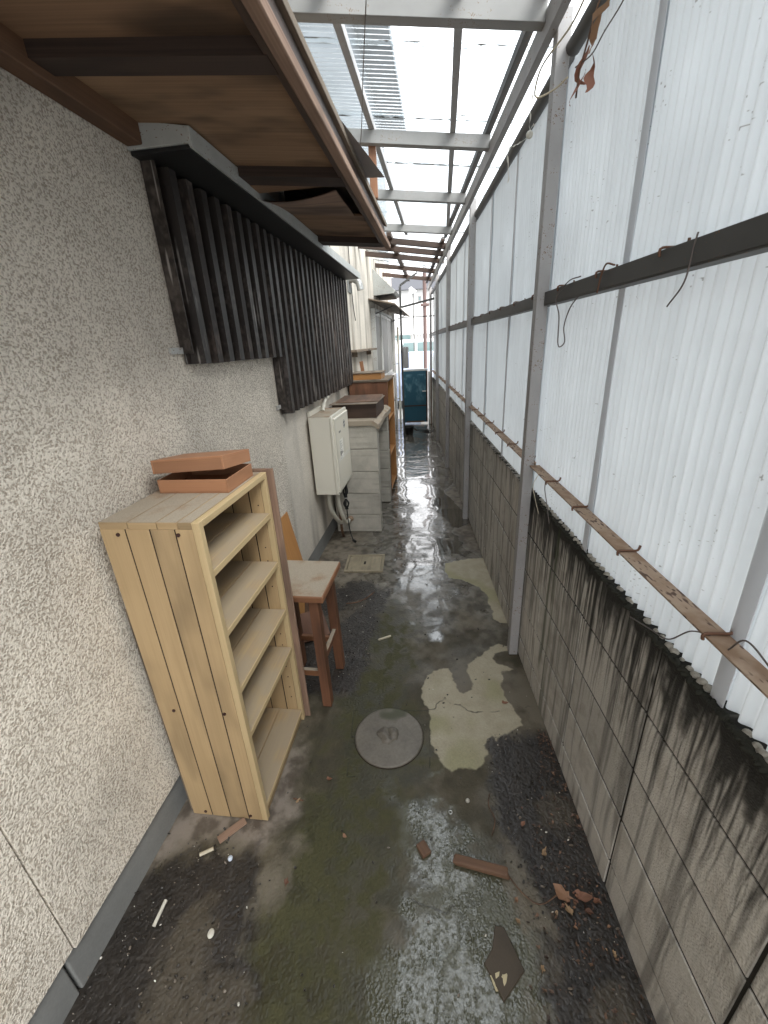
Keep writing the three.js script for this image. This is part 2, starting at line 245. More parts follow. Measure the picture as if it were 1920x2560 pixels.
function ground(x, z) {
  const w1 = fbm(x * 9, z * 9, 4, 201) - 0.5, w2 = fbm(x * 40, z * 40, 3, 205) - 0.5, big = fbm(x * 2.2, z * 2.2, 4, 209), agg = vn(x * 270, z * 270, 213), agg2 = fbm(x * 130, z * 130, 2, 217), mid = fbm(x * 24, z * 24, 4, 221);
  const e = w1 * 0.16 + w2 * 0.05, es = w1 * 0.02 + w2 * 0.02;
  const dk = sst(0.38, 0.62, fbm(x * 3.1 + 7, z * 2.6, 5, 207) + 0.25 * (mid - 0.5));
  let c = mix3(mix3([0.036, 0.03, 0.016], [0.08, 0.066, 0.04], mid), mix3([0.1, 0.083, 0.058], [0.17, 0.145, 0.105], big), dk), r = mix(0.42, 0.8, sst(0.3, 0.6, fbm(x * 6, z * 6, 3, 211))), h = 0.5 + 0.25 * (agg - 0.5) + 0.4 * (agg2 - 0.5), w = 0;
  const far = sst(-1.75, -2.7, z + w1 * 0.9 + 0.25 * sst(0.15, -0.25, x)), lane = sst(-0.34 + 0.05 * z, -0.14 + 0.03 * z, x + w1 * 0.25) * sst(0.62, 0.5, x + w1 * 0.1 + (z < -2.9 ? 0.14 * sst(-2.9, -3.4, z) * sst(-4.9, -4.4, z) : 0)), wet = far * lane;
  // running water further down the alley
  if (far > 0) { c = mix3(c, mix3([0.07, 0.055, 0.04], [0.2, 0.17, 0.13], sst(0.3, 0.7, mid * 0.6 + big * 0.4)), far * (1 - lane)); r = mix(r, 0.7, far * (1 - lane)); }
  if (wet > 0) { const far = wet, rip = fbm(x * 7 + w1 * 2, z * 16, 4, 225); c = mix3(c, mix3([0.07, 0.062, 0.048], [0.19, 0.175, 0.15], sst(0.3, 0.7, mid)), far); r = mix(r, mix(0.05, 0.2, sst(0.35, 0.65, fbm(x * 5, z * 3, 3, 227))), far); h = mix(h, 0.5 + 2.0 * (rip - 0.5) + 0.25 * (agg2 - 0.5), far); w = far * sst(0.3, 0.44, fbm(x * 4 + w1, z * 8, 4, 229)); }
  const m = sst(0.07, -0.07, mossP(x, z) + e * 1.5) * (0.55 + 0.6 * sst(0.25, 0.65, mid * 0.4 + dk * 0.1 + big * 0.5));
  if (m > 0) { c = mix3(c, mix3([0.02, 0.019, 0.004], [0.06, 0.056, 0.018], clamp(0.4 * agg2 + 0.6 * sst(0.25, 0.7, mid))), clamp(m)); r = mix(r, mix(0.4, 0.75, sst(0.35, 0.65, mid)), clamp(m));  }
  const sh = sst(0.07, -0.07, sheen(x, z) + e * 2.2);
  if (sh > 0) { c = mix3(c, mix3([0.05, 0.05, 0.028], [0.11, 0.107, 0.075], mid), sh); r = mix(r, mix(0.1, 0.3, sst(0.4, 0.65, mid)), sh); h = mix(h, 0.5 + 0.3 * (agg2 - 0.5) + 0.5 * (agg - 0.5), sh); w = Math.max(w, 0.75 * sh * sst(0.46, 0.6, fbm(x * 11, z * 11, 4, 243)) * sst(0.3, 0.6, agg2)); }
  const pl = sst(0.05, -0.05, pale(x, z) + e);
  if (pl > 0) { c = mix3(c, mix3([0.1, 0.078, 0.06], [0.24, 0.2, 0.165], sst(0.3, 0.7, mid)), pl * 0.85); r = mix(r, 0.85, pl); }
  for (const D of [dirtL, dirtR, dirtS]) {
    const d = sst(0.03, -0.04, D(x, z) + e * 1.1);
    if (d > 0) { const t = sst(0.56, 0.7, fbm(x * 6, z * 6, 4, 231)); c = mix3(c, mix3(mix3([0.012, 0.0095, 0.008], [0.04, 0.033, 0.027], mid), [0.11, 0.09, 0.062], t * 0.5), d); r = mix(r, 0.16 + 0.6 * agg2, d); h = mix(h, 0.5 + 0.9 * (agg2 - 0.5) + 0.9 * (mid - 0.5), d); }
  }
  const pd = pad(x, z);
  if (Math.abs(pd) < 0.003 && mid > 0.5) { h -= 0.3; c = mix3(c, [0.02, 0.02, 0.014], 0.5); }
  const dr = Math.max(sst(0.005, -0.005, dry1(x, z) + es), sst(0.005, -0.005, dry2(x, z) + es));
  if (dr > 0) { const g = sst(0.45, 0.7, fbm(x * 5, z * 5, 3, 241)); c = mix3(c, mix3(mix3([0.33, 0.29, 0.205], [0.43, 0.385, 0.285], mid), [0.27, 0.26, 0.13], g * 0.6), dr * (0.92 + 0.2 * (agg - 0.5))); r = mix(r, 0.9, dr); h = mix(h, 0.5 + 0.4 * (agg2 - 0.5), dr); w *= 1 - dr; }
  for (const p of pud) { const d = sst(0.02, -0.02, p(x, z) + es); if (d > 0) { c = mix3(c, [0.03, 0.026, 0.018], d * 0.6); r = mix(r, 0.04, d); h = mix(h, 0.35 + 0.2 * (mid - 0.5), d); w = mix(w, 1, d); } }
  const ck = Math.min(dLine(crack, x + w2 * 0.03, z + w1 * 0.04), dLine(crack2, x, z + w1 * 0.1));
  if (ck < 0.004) { const t = sst(0.004, 0.001, ck) * sst(0.35, 0.6, mid); h -= 0.35 * t; c = mix3(c, [0.03, 0.027, 0.02], t * 0.7); }
  G.c = c; G.r = r; G.h = h; G.w = w;
  return G;
}
function floorPiece(x0, x1, z0, z1, tw, th) { // z0 nearer (larger)
  const n = tw * th, cd = new Uint8Array(n * 4), rd = new Uint8Array(n * 4), hd = new Uint8Array(n * 4), wd = new Uint8Array(n * 4);
  for (let j = 0, k = 0; j < th; j++) for (let i = 0; i < tw; i++, k += 4) {
    const g = ground(mix(x0, x1, (i + 0.5) / tw), mix(z0, z1, (j + 0.5) / th));
    for (let q = 0; q < 3; q++) { cd[k + q] = toS(clamp(g.c[q])); rd[k + q] = clamp(g.r) * 255; hd[k + q] = clamp(g.h) * 255; wd[k + q] = clamp(g.w) * 255; }
    cd[k + 3] = rd[k + 3] = hd[k + 3] = wd[k + 3] = 255;
  }
  const mk = (d, s) => { const t = new THREE.DataTexture(d, tw, th, THREE.RGBAFormat); t.magFilter = THREE.LinearFilter; t.minFilter = THREE.LinearMipmapLinearFilter; t.generateMipmaps = true; if (s) t.colorSpace = THREE.SRGBColorSpace; t.needsUpdate = true; return t; };
  const sx = Math.round((x1 - x0) / 0.04), sz = Math.round((z0 - z1) / 0.04), g = new THREE.PlaneGeometry(1, 1, sx, sz), p = g.attributes.position, uv = g.attributes.uv;
  for (let i = 0; i < p.count; i++) {
    const u = p.getX(i) + 0.5, v = p.getY(i) + 0.5, x = mix(x0, x1, u), z = mix(z0, z1, v);
    uv.setXY(i, u, v);
    p.setXYZ(i, x, 0.012 * (fbm(x * 3, z * 3, 3, 251) - 0.5) * sst(0, 0.4, Math.hypot(x + 0.113, z + 1.325) - 0.12), z);
  }
  g.computeVertexNormals();
  return struct('alley_floor', g, phys({ map: mk(cd, true), roughnessMap: mk(rd), bumpMap: mk(hd), bumpScale: 0.0034, roughness: 1, ior: 1.52, clearcoat: 1, clearcoatRoughness: 0.04, clearcoatMap: mk(wd) }));
}
floorPiece(-1.05, 0.62, 0.1, -4.0, 1024, 2048);
floorPiece(-1.05, 0.62, -4.0, -9.6, 512, 1024);
const tAsph = tex(512, 512, (u, v, o) => { const a = fbm(u * 8, v * 8, 4, 261, 8, 8), f = vn(u * 200, v * 200, 263, 200, 200), k = 0.7 + 0.4 * a + 0.25 * (f - 0.5); o[0] = 0.16 * k; o[1] = 0.16 * k; o[2] = 0.155 * k; });
{
  const g = new THREE.PlaneGeometry(240, 240); g.rotateX(-Math.PI / 2); g.translate(0, -0.03, -30);
  struct('ground', uvBox(g, 'z', [0, 0]), std({ map: rep(tAsph, 2, 2), roughness: 0.75 }));
  const s = new THREE.PlaneGeometry(1.67, 4); s.rotateX(-Math.PI / 2); s.translate(-0.215, -0.004, 2.1);
  struct('alley_floor', uvBox(s, 'z', [0, 0]), std({ map: rep(tAsph, 2, 2), roughness: 0.6 }));
}

// ---------------------------------------------------------------- house on the left
const WN = -0.95;
const house = lthing('house', 'rough stippled plaster house wall with brown wooden eaves along the alley', 'house', 0, 0, 0);
function plasterSlab(n0, n1, y0, y1, u0, u1, cell = 0.05) { // front face n1 with a fine grid carrying stains
  const su = Math.max(1, Math.round((u1 - u0) / cell)), sy = Math.max(1, Math.round((y1 - y0) / cell));
  const g = new THREE.BoxGeometry(n1 - n0, y1 - y0, u1 - u0, 1, sy, su).toNonIndexed();
  g.translate((n0 + n1) / 2, (y0 + y1) / 2, -(u0 + u1) / 2);
  uvBox(g, 'y', [0, 0]);
  const p = g.attributes.position, col = new Float32Array(p.count * 3);
  for (let i = 0; i < p.count; i++) {
    const y = p.getY(i), u = -p.getZ(i), a = fbm(u * 1.3, y * 0.8, 4, 271), st = fbm(u * 7, y * 0.5, 3, 275), sp = fbm(u * 3.2, y * 3.2, 4, 277);
    let k = 0.8 + 0.36 * a - 0.5 * sst(0.5, 0.72, st) * sst(2.35, 2.5, u) - 0.16 * sst(0.55, 0.72, sp), t = [k, k * 0.985, k * 0.955];
    t = mix3(t, [0.62, 0.5, 0.29], 0.6 * sst(0.52, 0.75, fbm(u * 4, y * 2.5, 4, 279)) * sst(0.62, 0.42, u) * sst(0.5, 0.25, y + 0.2 * (sp - 0.5)));
    t = mix3(t, [0.5, 0.47, 0.4], 0.5 * sst(0.5, 0.7, st) * sst(4.3, 4.8, u));
    col.set(t, i * 3);
  }
  g.setAttribute('color', new THREE.BufferAttribute(col, 3));
  return g;
}
obj('plaster_wall', plasterSlab(-1.1, WN, 0.16, 2.62, 0.478, 2.44), M.plaster, house);
obj('plaster_wall', plasterSlab(-1.1, WN - 0.003, 0.16, 2.62, 2.442, 3.055), M.plasterB, house);
obj('plaster_wall', plasterSlab(-1.1, WN - 0.004, 0.165, 2.62, -3, 0.474), M.plaster, house);
obj('plaster_wall', plasterSlab(-1.1, WN - 0.002, 0.16, 2.95, 4.6, 9.35), M.plasterB, house);
obj('plaster_wall', plasterSlab(-1.1, WN - 0.003, 0.16, 2.95, 3.056, 4.598), M.plasterB, house);
obj('foundation', bx(-1.1, -0.972, -0.02, 0.16, -0.452, 3, 0.006, 'z'), M.foundation, house);
obj('foundation', bx(-1.1, -0.97, -0.02, 0.16, -9.35, -0.458, 0.006, 'z'), M.foundation, house);
obj('end_wall', bx(-4, -1.1, -0.02, 5.0, -9.35, -9.2, 0), M.foundation, house);
obj('end_wall', bx(-4, -1.1, -0.02, 5.0, 2.9, 3.0, 0), M.foundation, house);
// eaves
const soffY = (n) => 2.245 + (n + 0.87) * -0.1;
function soffit(n0, n1, u0, u1, mat, sag = 0) {
  const g = bx(n0, n1, 0, 0.008, -u1, -u0, 0.001, 'x'), p = g.attributes.position;
  for (let i = 0; i < p.count; i++) p.setY(i, p.getY(i) + soffY(p.getX(i)) + 0.001);
  return obj('soffit_board', g, mat, house);
}
const eavesU = [[-2.9, -1.95], [-1.88, -0.95], [-0.88, 0.38], [0.45, 1.12], [1.19, 1.825], [2.46, 2.93]];
eavesU.forEach(([a, b], i) => soffit(-0.93, -0.36, a, b, i % 2 ? M.oldPly : M.oldPlyB));
{ // loose board sagging out of the eaves
  const su = 14, sn = 16, g = new THREE.PlaneGeometry(1, 1, sn, su).toNonIndexed(), p = g.attributes.position;
  for (let i = 0; i < p.count; i++) {
    const a = p.getX(i) + 0.5, b = p.getY(i) + 0.5, n = mix(-0.88, -0.42, a), u = mix(2.03, 2.44, b), sag = Math.sin(Math.PI * clamp((n + 0.95) / 0.56)) * (0.04 * (1 - b) * (1 - b) + 0.012 * (1 - b)) + 0.006;
    p.setXYZ(i, n, soffY(n) - sag, -u);
  }
  const h = g.clone(); h.translate(0, 0.004, 0); const idx = [];
  const q = h.attributes.position; for (let i = 0; i < q.count; i += 3) { const x = q.getX(i + 1), y = q.getY(i + 1), z = q.getZ(i + 1); q.setXYZ(i + 1, q.getX(i + 2), q.getY(i + 2), q.getZ(i + 2)); q.setXYZ(i + 2, x, y, z); }
  g.computeVertexNormals(); h.computeVertexNormals();
  const m = obj('soffit_board', [uvBox(g, 'x'), uvBox(h, 'x')], M.fascia, house); m.userData.label = 'warped loose board sagging out of the eaves';
}
const batten = (u0, u1, drop = 0.03) => { const g = bx(-0.93, -0.355, 0, 1, -u1, -u0, 0, 'x'), p = g.attributes.position; for (let i = 0; i < p.count; i++) p.setY(i, soffY(p.getX(i)) + (p.getY(i) > 0.5 ? 0.04 : -drop)); return obj('cross_batten', g, M.batten, house); };
for (const [a, b] of [[-1.95, -1.88], [-0.95, -0.88], [0.38, 0.45], [1.12, 1.19], [1.825, 1.925], [2.93, 3.05]]) batten(a, b);
obj('filler_board', bx(-0.93, -0.36, 2.2, 2.26, -2.02, -1.926, 0.002, 'x'), M.oldPly, house);
obj('wall_trim', bx(WN + 0.001, -0.895, 2.195, 2.26, -1.5, 3, 0.006, 'z'), M.trim, house);
{ const g = bx(-0.338, -0.306, 2.152, 2.182, -3.05, 3, 0.005, 'z'); obj('fascia', g, M.fascia, house); }
obj('fascia_backing', bx(-0.362, -0.339, 2.165, 2.27, -3.049, 3, 0.003, 'z'), M.darkWood, house);
obj('eaves_light_stop', bx(-0.949, -0.363, 2.262, 2.36, -3.048, -3.02, 0.002, 'x'), M.darkWood, house);  // unseen end boards, added to keep light out of the eaves cavity
obj('eaves_light_stop', bx(-0.949, -0.6, 2.36, 2.5, -3.048, -3.02, 0.002, 'x'), M.darkWood, house);
{ // roof deck over the eaves and up to the upper storey
  const g = bx(-1.0, -0.325, 0, 0.025, -3.06, 3, 0.003, 'z'), p = g.attributes.position; for (let i = 0; i < p.count; i++) p.setY(i, p.getY(i) + 2.272 + (-0.325 - p.getX(i)) * 0.42); obj('eaves_roof', g, M.greyWood, house);
}
M.upper = std({ color: lin(0.125, 0.145, 0.16), roughness: 0.9 });
obj('upper_wall', bx(-1.1, -0.97, 2.6, 5.0, -9.2, 3, 0, 'y'), M.upper, house);
obj('upper_eaves', bx(-4, -0.58, 4.98, 5.12, -9.6, 3.3, 0.01, 'z'), M.upper, house);
obj('downpipe', tube([[-0.93, 2.75, -2.4], [-0.93, 4.9, -2.4]], 0.035, 2, 10), M.steel, house);
for (const u of [3.6, 4.15]) obj('wall_joint', bx(WN - 0.003, WN + 0.0012, 2.33, 2.94, -u - 0.004, -u, 0), M.blackGroove, house);

// ---------------------------------------------------------------- folded brown screen over the window, with its hood
const screen = lthing('window_screen', 'dark brown ribbed metal window screen under a grey hood', 'screen', WN, 0, 0);
function ribGeo(y0, y1) {
  const s = new THREE.Shape(), f = [[0, 0], [0.036, 0], [0.043, 0.055], [0.084, 0.055], [0.091, 0], [0.1, 0]], t = 0.002;
  f.forEach(([a, b], i) => (i ? s.lineTo(a, b) : s.moveTo(a, b))); [...f].reverse().forEach(([a, b]) => s.lineTo(a + (b > 0.02 ? 0 : 0), b - t));
  const g = new THREE.ExtrudeGeometry(s, { depth: y1 - y0, bevelEnabled: false }).toNonIndexed(); // x = u, y = n, z = height
  const p = g.attributes.position; for (let i = 0; i < p.count; i++) { const a = p.getX(i), b = p.getY(i), c = p.getZ(i); p.setXYZ(i, b, y0 + c, -a); }
  for (let i = 0; i < p.count; i += 3) { const x = p.getX(i), y = p.getY(i), z = p.getZ(i); p.setXYZ(i, p.getX(i + 1), p.getY(i + 1), p.getZ(i + 1)); p.setXYZ(i + 1, x, y, z); }
  g.computeVertexNormals();
  return g;
}
const ribUp = ribGeo(1.56, 2.17), ribLow = ribGeo(1.235, 2.17);
for (let k = 0; k < 29; k++) {
  const u = 1.555 + k * 0.1, g = (u < 2.42 ? ribUp : ribLow).clone(); g.translate(0.012 + R(-0.003, 0.003), u < 2.42 ? R(-0.004, 0.004) : R(-0.003, 0.003) - 0.0, -u);
  obj('rib', uvBox(g, 'y', [u * 1.37 + hash(k, 3, 9), 0]), k % 3 === 1 ? M.brownB : M.brown, screen);
}
obj('side_return', bx(0.001, 0.05, 1.6, 2.2, -1.553, -1.548, 0.001), M.brown, screen);
obj('side_return', bx(0.001, 0.05, 1.262, 1.556, -2.453, -2.449, 0.001), M.brown, screen);
obj('bottom_rail', bx(0.001, 0.012, 1.6, 1.622, -2.4, -1.475, 0.001, 'z'), M.alu, screen);
obj('bottom_rail', bx(0.001, 0.012, 1.27, 1.292, -4.4, -2.395, 0.001, 'z'), M.alu, screen);
{ // hood: sloping top, thin front
  const s = new THREE.Shape(); [[0.001, 2.19], [0.2, 2.19], [0.205, 2.178], [0.209, 2.178], [0.209, 2.226], [0.001, 2.262]].forEach(([a, b], i) => (i ? s.lineTo(a, b) : s.moveTo(a, b)));
  const g = new THREE.ExtrudeGeometry(s, { depth: 2.92, bevelEnabled: true, bevelSize: 0.002, bevelThickness: 0.002, bevelSegments: 1 }); g.translate(0, 0, -4.42);
  obj('hood', uvBox(g, 'z'), M.hood, screen);
  obj('hood_underside_shade', bx(0.003, 0.198, 2.176, 2.188, -4.4, -1.506, 0.002, 'z'), M.black, screen);  // black sheet: the shade under the hood is put into its colour
}
obj('end_plate', bx(0.0, 0.06, 1.26, 2.19, -4.47, -4.463, 0.001), M.brown, screen);

// ---------------------------------------------------------------- block wall on the right
const BX = 0.576;
const tWall = (() => { // z 0.4 .. -4.6 (u), y 0 .. 0.93 (v): grey block with algae streaks run down from the top
  const W = 2048, H = 512, ST = new Float32Array(W * H), r = rng(303);
  const streak = (z, w, len, a, y0 = 0.925) => {
    const n = Math.ceil((len / 0.93) * H), j0 = Math.floor((y0 / 0.93) * H); let ph = r() * 50;
    for (let k = 0; k < n; k++) {
      const j = j0 - k; if (j < 0 || j >= H) continue;
      const t = k / n, zz = z + 0.012 * (vn(k * 0.02, ph, 5) - 0.5), ww = w * (1 - 0.55 * t) * (0.6 + 0.8 * vn(k * 0.06, ph + 9, 7)), aa = a * (1 - t ** 2.2) * (0.65 + 0.5 * vn(k * 0.05, ph + 4, 8));
      const ic = ((0.4 - zz) / 5) * W, iw = (ww / 5) * W;
      for (let i = Math.floor(ic - iw * 2); i <= ic + iw * 2; i++) if (i >= 0 && i < W) { const q = aa * Math.exp(-(((i - ic) / iw) ** 2)); const o = j * W + i; ST[o] = 1 - (1 - ST[o]) * (1 - q); }
    }
  };
  for (let k = 0; k < 620; k++) { const z = -0.1 - 1.8 * r(); streak(z, 0.0025 + 0.0065 * r() * r(), 0.05 + 0.5 * r() ** 2, 0.75 + 0.25 * r()); }
  for (let k = 0; k < 18; k++) streak(-0.2 - 1.6 * r(), 0.004 + 0.005 * r(), 0.3 + 0.3 * r(), 0.5 + 0.4 * r());
  for (let k = 0; k < 170; k++) streak(-1.9 - 2.7 * r(), 0.003 + 0.006 * r(), 0.05 + 0.3 * r() ** 2, 0.25 + 0.35 * r());
  for (let k = 0; k < 60; k++) streak(0.3 - 2.2 * r(), 0.003 + 0.004 * r(), 0.1 + 0.4 * r(), 0.2 + 0.3 * r(), [0.713, 0.513, 0.313][Math.floor(r() * 3)]);
  const o3 = [0, 0, 0];
  return tex(W, H, (u, v, o) => {
    const i = Math.min(W - 1, Math.floor(u * W)), j = Math.min(H - 1, Math.floor(v * H)), z = 0.4 - u * 5, y = v * 0.93, s = ST[j * W + i];
    const a = fbm(z * 3, y * 3, 4, 311), f = vn(z * 300, y * 300, 313), col = hash(Math.floor(-z / 0.4), Math.floor((y + 0.087) / 0.2), 41), vs = fbm(z * 40, y * 2.2, 3, 317), m2 = fbm(z * 20, y * 20, 4, 319);
    const k = (0.72 + 0.32 * a + 0.14 * (f - 0.5) + 0.16 * (col - 0.5)) * (1 - 0.45 * sst(0.5, 0.72, vs));
    let c = mix3([0.57 * k, 0.535 * k, 0.475 * k], [0.39 * k, 0.35 * k, 0.295 * k], sst(0.5, 0.75, m2) * 0.5);
    const topMoss = sst(0.8, 0.9, y + 0.24 * (fbm(z * 28, y * 5, 4, 323) - 0.5) + 0.1 * (m2 - 0.5)) * sst(-1.98, -1.85, z) + 0.5 * sst(0.88, 0.93, y + 0.1 * (m2 - 0.5));
    const green = sst(0.12, 0.0, Math.abs(z + 1.52)) * sst(0.45, 0.65, vs);
    c = mix3(c, mix3([0.017, 0.0155, 0.012], [0.03, 0.042, 0.012], green), clamp(Math.max(s, topMoss * 0.96)));
    c = mix3(c, [0.045, 0.06, 0.02], 0.5 * green);
    o[0] = c[0]; o[1] = c[1]; o[2] = c[2];
  }, true, THREE.MirroredRepeatWrapping);
})();
const tGrit = tex(512, 512, (u, v, o) => { o[0] = o[1] = o[2] = 0.6 * vn(u * 170, v * 170, 331, 170, 170) + 0.4 * fbm(u * 40, v * 40, 3, 333, 40, 40); }, false);
M.blockwall = std({ map: tWall, bumpMap: (() => { const t = rep(tGrit, 0.1, 0.5); return t; })(), bumpScale: 0.0022, roughness: 0.95 });
const wallThing = thing('block_wall', 'grey concrete block wall streaked with black algae under the white sheets', 'wall');
function wallUV(g) { // wall texture laid once along the wall
  const p = g.attributes.position, uv = g.attributes.uv; for (let i = 0; i < p.count; i++) uv.setXY(i, (0.4 - p.getZ(i)) / 5, clamp(p.getY(i) / 0.93, 0.002, 0.998)); return g;
}
const courses = [[0, 0.109], [0.117, 0.309], [0.317, 0.509], [0.517, 0.709], [0.717, 0.912]];
for (let k = -1; k < 23; k++) courses.forEach(([y0, y1], c) => {
  const wide = k === 1 || k === 2 ? 0.004 : 0.003, z0 = -0.4 * k - wide, z1 = -0.4 * (k + 1) + (k + 1 === 1 || k + 1 === 2 ? 0.004 : 0.003), dx = R(-0.0015, 0.0015);
  obj('block', wallUV(bx(BX + dx, BX + 0.1, y0, y1, z1, z0, 0.0025)), M.blockwall, wallThing);
});
obj('mortar_core', bx(BX + 0.0035, BX + 0.095, -0.02, 0.905, -9.22, 0.42, 0), M.mortar, wallThing);
{ // moss crust and cement dabs along the top edge
  const lumps = [], dabs = [], r = rng(41);
  for (let k = 0; k < 1000; k++) { const z = 0.2 - (k < 850 ? 2.1 * r() : 2.1 + 4 * r()), s = 0.0022 + 0.0042 * r() ** 2; const g = new THREE.IcosahedronGeometry(s, 1); g.scale(1, 0.7, 2.4); g.rotateY(r() * 6); g.translate(BX + 0.001 + 0.012 * r(), 0.911 + 0.002 * r(), z); lumps.push(g); }
  for (let k = 0; k < 120; k++) { const z = 0.1 - 1.9 * r(), s = 0.004 + 0.007 * r(); const g = new THREE.IcosahedronGeometry(s, 1); g.rotateX(r() * 6); g.translate(BX + 0.018 + 0.006 * r(), 0.912, z); dabs.push(g); }
  const m = obj('moss', lumps, M.moss, wallThing); m.userData.kind = 'stuff';
  const d = obj('cement_dabs', dabs, M.pileBlock, wallThing); d.userData.kind = 'stuff';
}

// ---------------------------------------------------------------- steel frame: posts, rails, roof beams, purlins
const frame = thing('steel_canopy_frame', 'grey painted steel frame of posts, rails and roof beams over the alley', 'frame');
const postZ = [1.8, 0.02, -1.86, -3.74, -5.53, -7.25, -8.95];
for (const z of postZ) if (z !== 0.02) obj('post', bx(0.523, 0.568, 0.0, 2.555, z - 0.024, z + 0.024, 0.003), M.steel, frame);
const railSpan = (z0, z1) => {
  obj('lower_rail', [bx(0.548, 0.592, 1.058, 1.062, z1, z0, 0.001, 'z'), bx(0.588, 0.592, 1.018, 1.058, z1, z0, 0.001, 'z')], M.rust, frame);
  obj('middle_rail', [bx(0.552, 0.592, 1.704, 1.708, z1, z0, 0.001, 'z'), bx(0.551, 0.556, 1.708, 1.752, z1, z0, 0.001, 'z'), bx(0.556, 0.592, 1.748, 1.752, z1, z0, 0.001, 'z')], M.steelDark, frame);
};
for (const [a, b] of [[1.775, -1.835], [-1.885, -3.715], [-3.765, -5.505], [-5.555, -7.225], [-7.275, -8.925]]) { railSpan(a, b); obj('top_rail', tube([[0.577, 2.455, a], [0.577, 2.455, b]], 0.024, 2, 10), M.steelDark, frame); }
obj('eaves_angle', [bx(0.494, 0.5, 2.502, 2.575, -9.0, 2.5, 0.001, 'z'), bx(0.5, 0.522, 2.502, 2.508, -9.0, 2.5, 0.001, 'z')], M.steel, frame);
const roofY = (x, o = 0) => 2.652 - 0.1 * x + o; // top of the cross beams
for (const z of [0.95, 0.02, -0.95, -1.88, -2.83, -3.77, -4.72]) obj('cross_beam', [beam([-0.95, roofY(-0.95, -0.03), z], [0.496, roofY(0.496, -0.03), z], 0.005, 0.06), beam([-0.95, roofY(-0.95, -0.0575), z - 0.024], [0.496, roofY(0.496, -0.0575), z - 0.024], 0.043, 0.005), beam([-0.95, roofY(-0.95, -0.0025), z - 0.024], [0.496, roofY(0.496, -0.0025), z - 0.024], 0.043, 0.005)], M.steelLight, frame);
const purl = (x0, z0, x1, z1, mat) => obj('purlin', beam([x0, roofY(x0, 0.019), z0], [x1, roofY(x1, 0.019), z1], 0.03, 0.038), mat, frame);
purl(-0.203 - 0.0875 * -0.0 - 0.355, 2.0, -0.203 + 0.0875 * 3.1, -5.16, M.steel);
purl(0.227 - 0.0875 * 4.08 + 0.02, 2.0, 0.227 + 0.0875 * 2.7, -4.8, M.steel);
purl(0.49, 2.0, 0.478, -5.2, M.steelDark);
const hookGeo = tube([[0.546, 1.052, 0], [0.5455, 1.064, 0], [0.57, 1.066, 0.001], [0.594, 1.067, 0.002], [0.5985, 1.08, 0.002]], 0.0032, 16, 6), hookLow = hookGeo.clone();
for (let z = -0.36; z > -8.8; z -= 0.315) if (postZ.every((p) => Math.abs(p - z) > 0.05)) { const g = hookGeo.clone(); g.translate(0, 0, z + R(-0.03, 0.03)); obj('hook_bolt', g, M.rustWire, frame); }
for (let z = -0.42; z > -8.8; z -= 0.315) if (postZ.every((p) => Math.abs(p - z) > 0.05)) { const g = tube([[0.549, 1.74, 0], [0.549, 1.755, 0], [0.575, 1.756, 0.004], [0.597, 1.757, 0.01], [0.5985, 1.77, 0.01]], 0.003, 16, 6); g.translate(0, 0, z); obj('hook_bolt', g, M.rustWire, frame); }
obj('gusset', bx(0.566, 0.5675, 1.69, 1.765, -1.884, -1.836, 0.0005), M.steel, frame);

// corrugated translucent side sheets
const sideScreen = thing('corrugated_side_screen', 'white translucent corrugated plastic sheets standing on the block wall', 'screen');
function corr(len, across, pitch, amp, segs, map) { // ribbed sheet, map(a along rib 0..1, b across 0..1, wave)
  const nb = Math.round(across / pitch) * segs, na = 6, pos = [], uv = [], ix = [];
  for (let j = 0; j <= na; j++) for (let i = 0; i <= nb; i++) { const b = i / nb, a = j / na, w = amp * Math.sin((b * across / pitch) * 2 * Math.PI); pos.push(...map(a, b, w)); uv.push(b * across, a * len); }
  for (let j = 0; j < na; j++) for (let i = 0; i < nb; i++) { const p = j * (nb + 1) + i; ix.push(p, p + 1, p + nb + 1, p + 1, p + nb + 2, p + nb + 1); }
  const g = new THREE.BufferGeometry(); g.setAttribute('position', new THREE.Float32BufferAttribute(pos, 3)); g.setAttribute('uv', new THREE.Float32BufferAttribute(uv, 2)); g.setIndex(ix); g.computeVertexNormals(); return g;
}
let lap = 0;
for (let z = 1.94; z > -8.9; z -= 0.647, lap ^= 1) {
  const z1 = Math.max(z - 0.672, -9.0), off = lap * 0.0035, ph = R(0, 9);
  const g = corr(1.6, z - z1, 0.032, 0.0078, 8, (a, b, w) => [0.6055 + off + w + 0.003 * Math.sin(a * 9 + ph), 0.893 + a * 1.6 + 0.003 * hash(Math.round(b * 20), Math.round(ph), 3) * (a < 0.1 ? 1 : 0), mix(z, z1, b)]);
  const uv = g.attributes.uv; for (let i = 0; i < uv.count; i++) uv.setXY(i, uv.getX(i) + ph, uv.getY(i));
  obj('corrugated_sheet', g, M.sheet, sideScreen);
  if (z < 0.7) obj('joint_strip', bx(0.5935, 0.5955, 0.895, 2.49, z - 0.665, z - 0.63, 0.0005), M.strip, sideScreen);
}

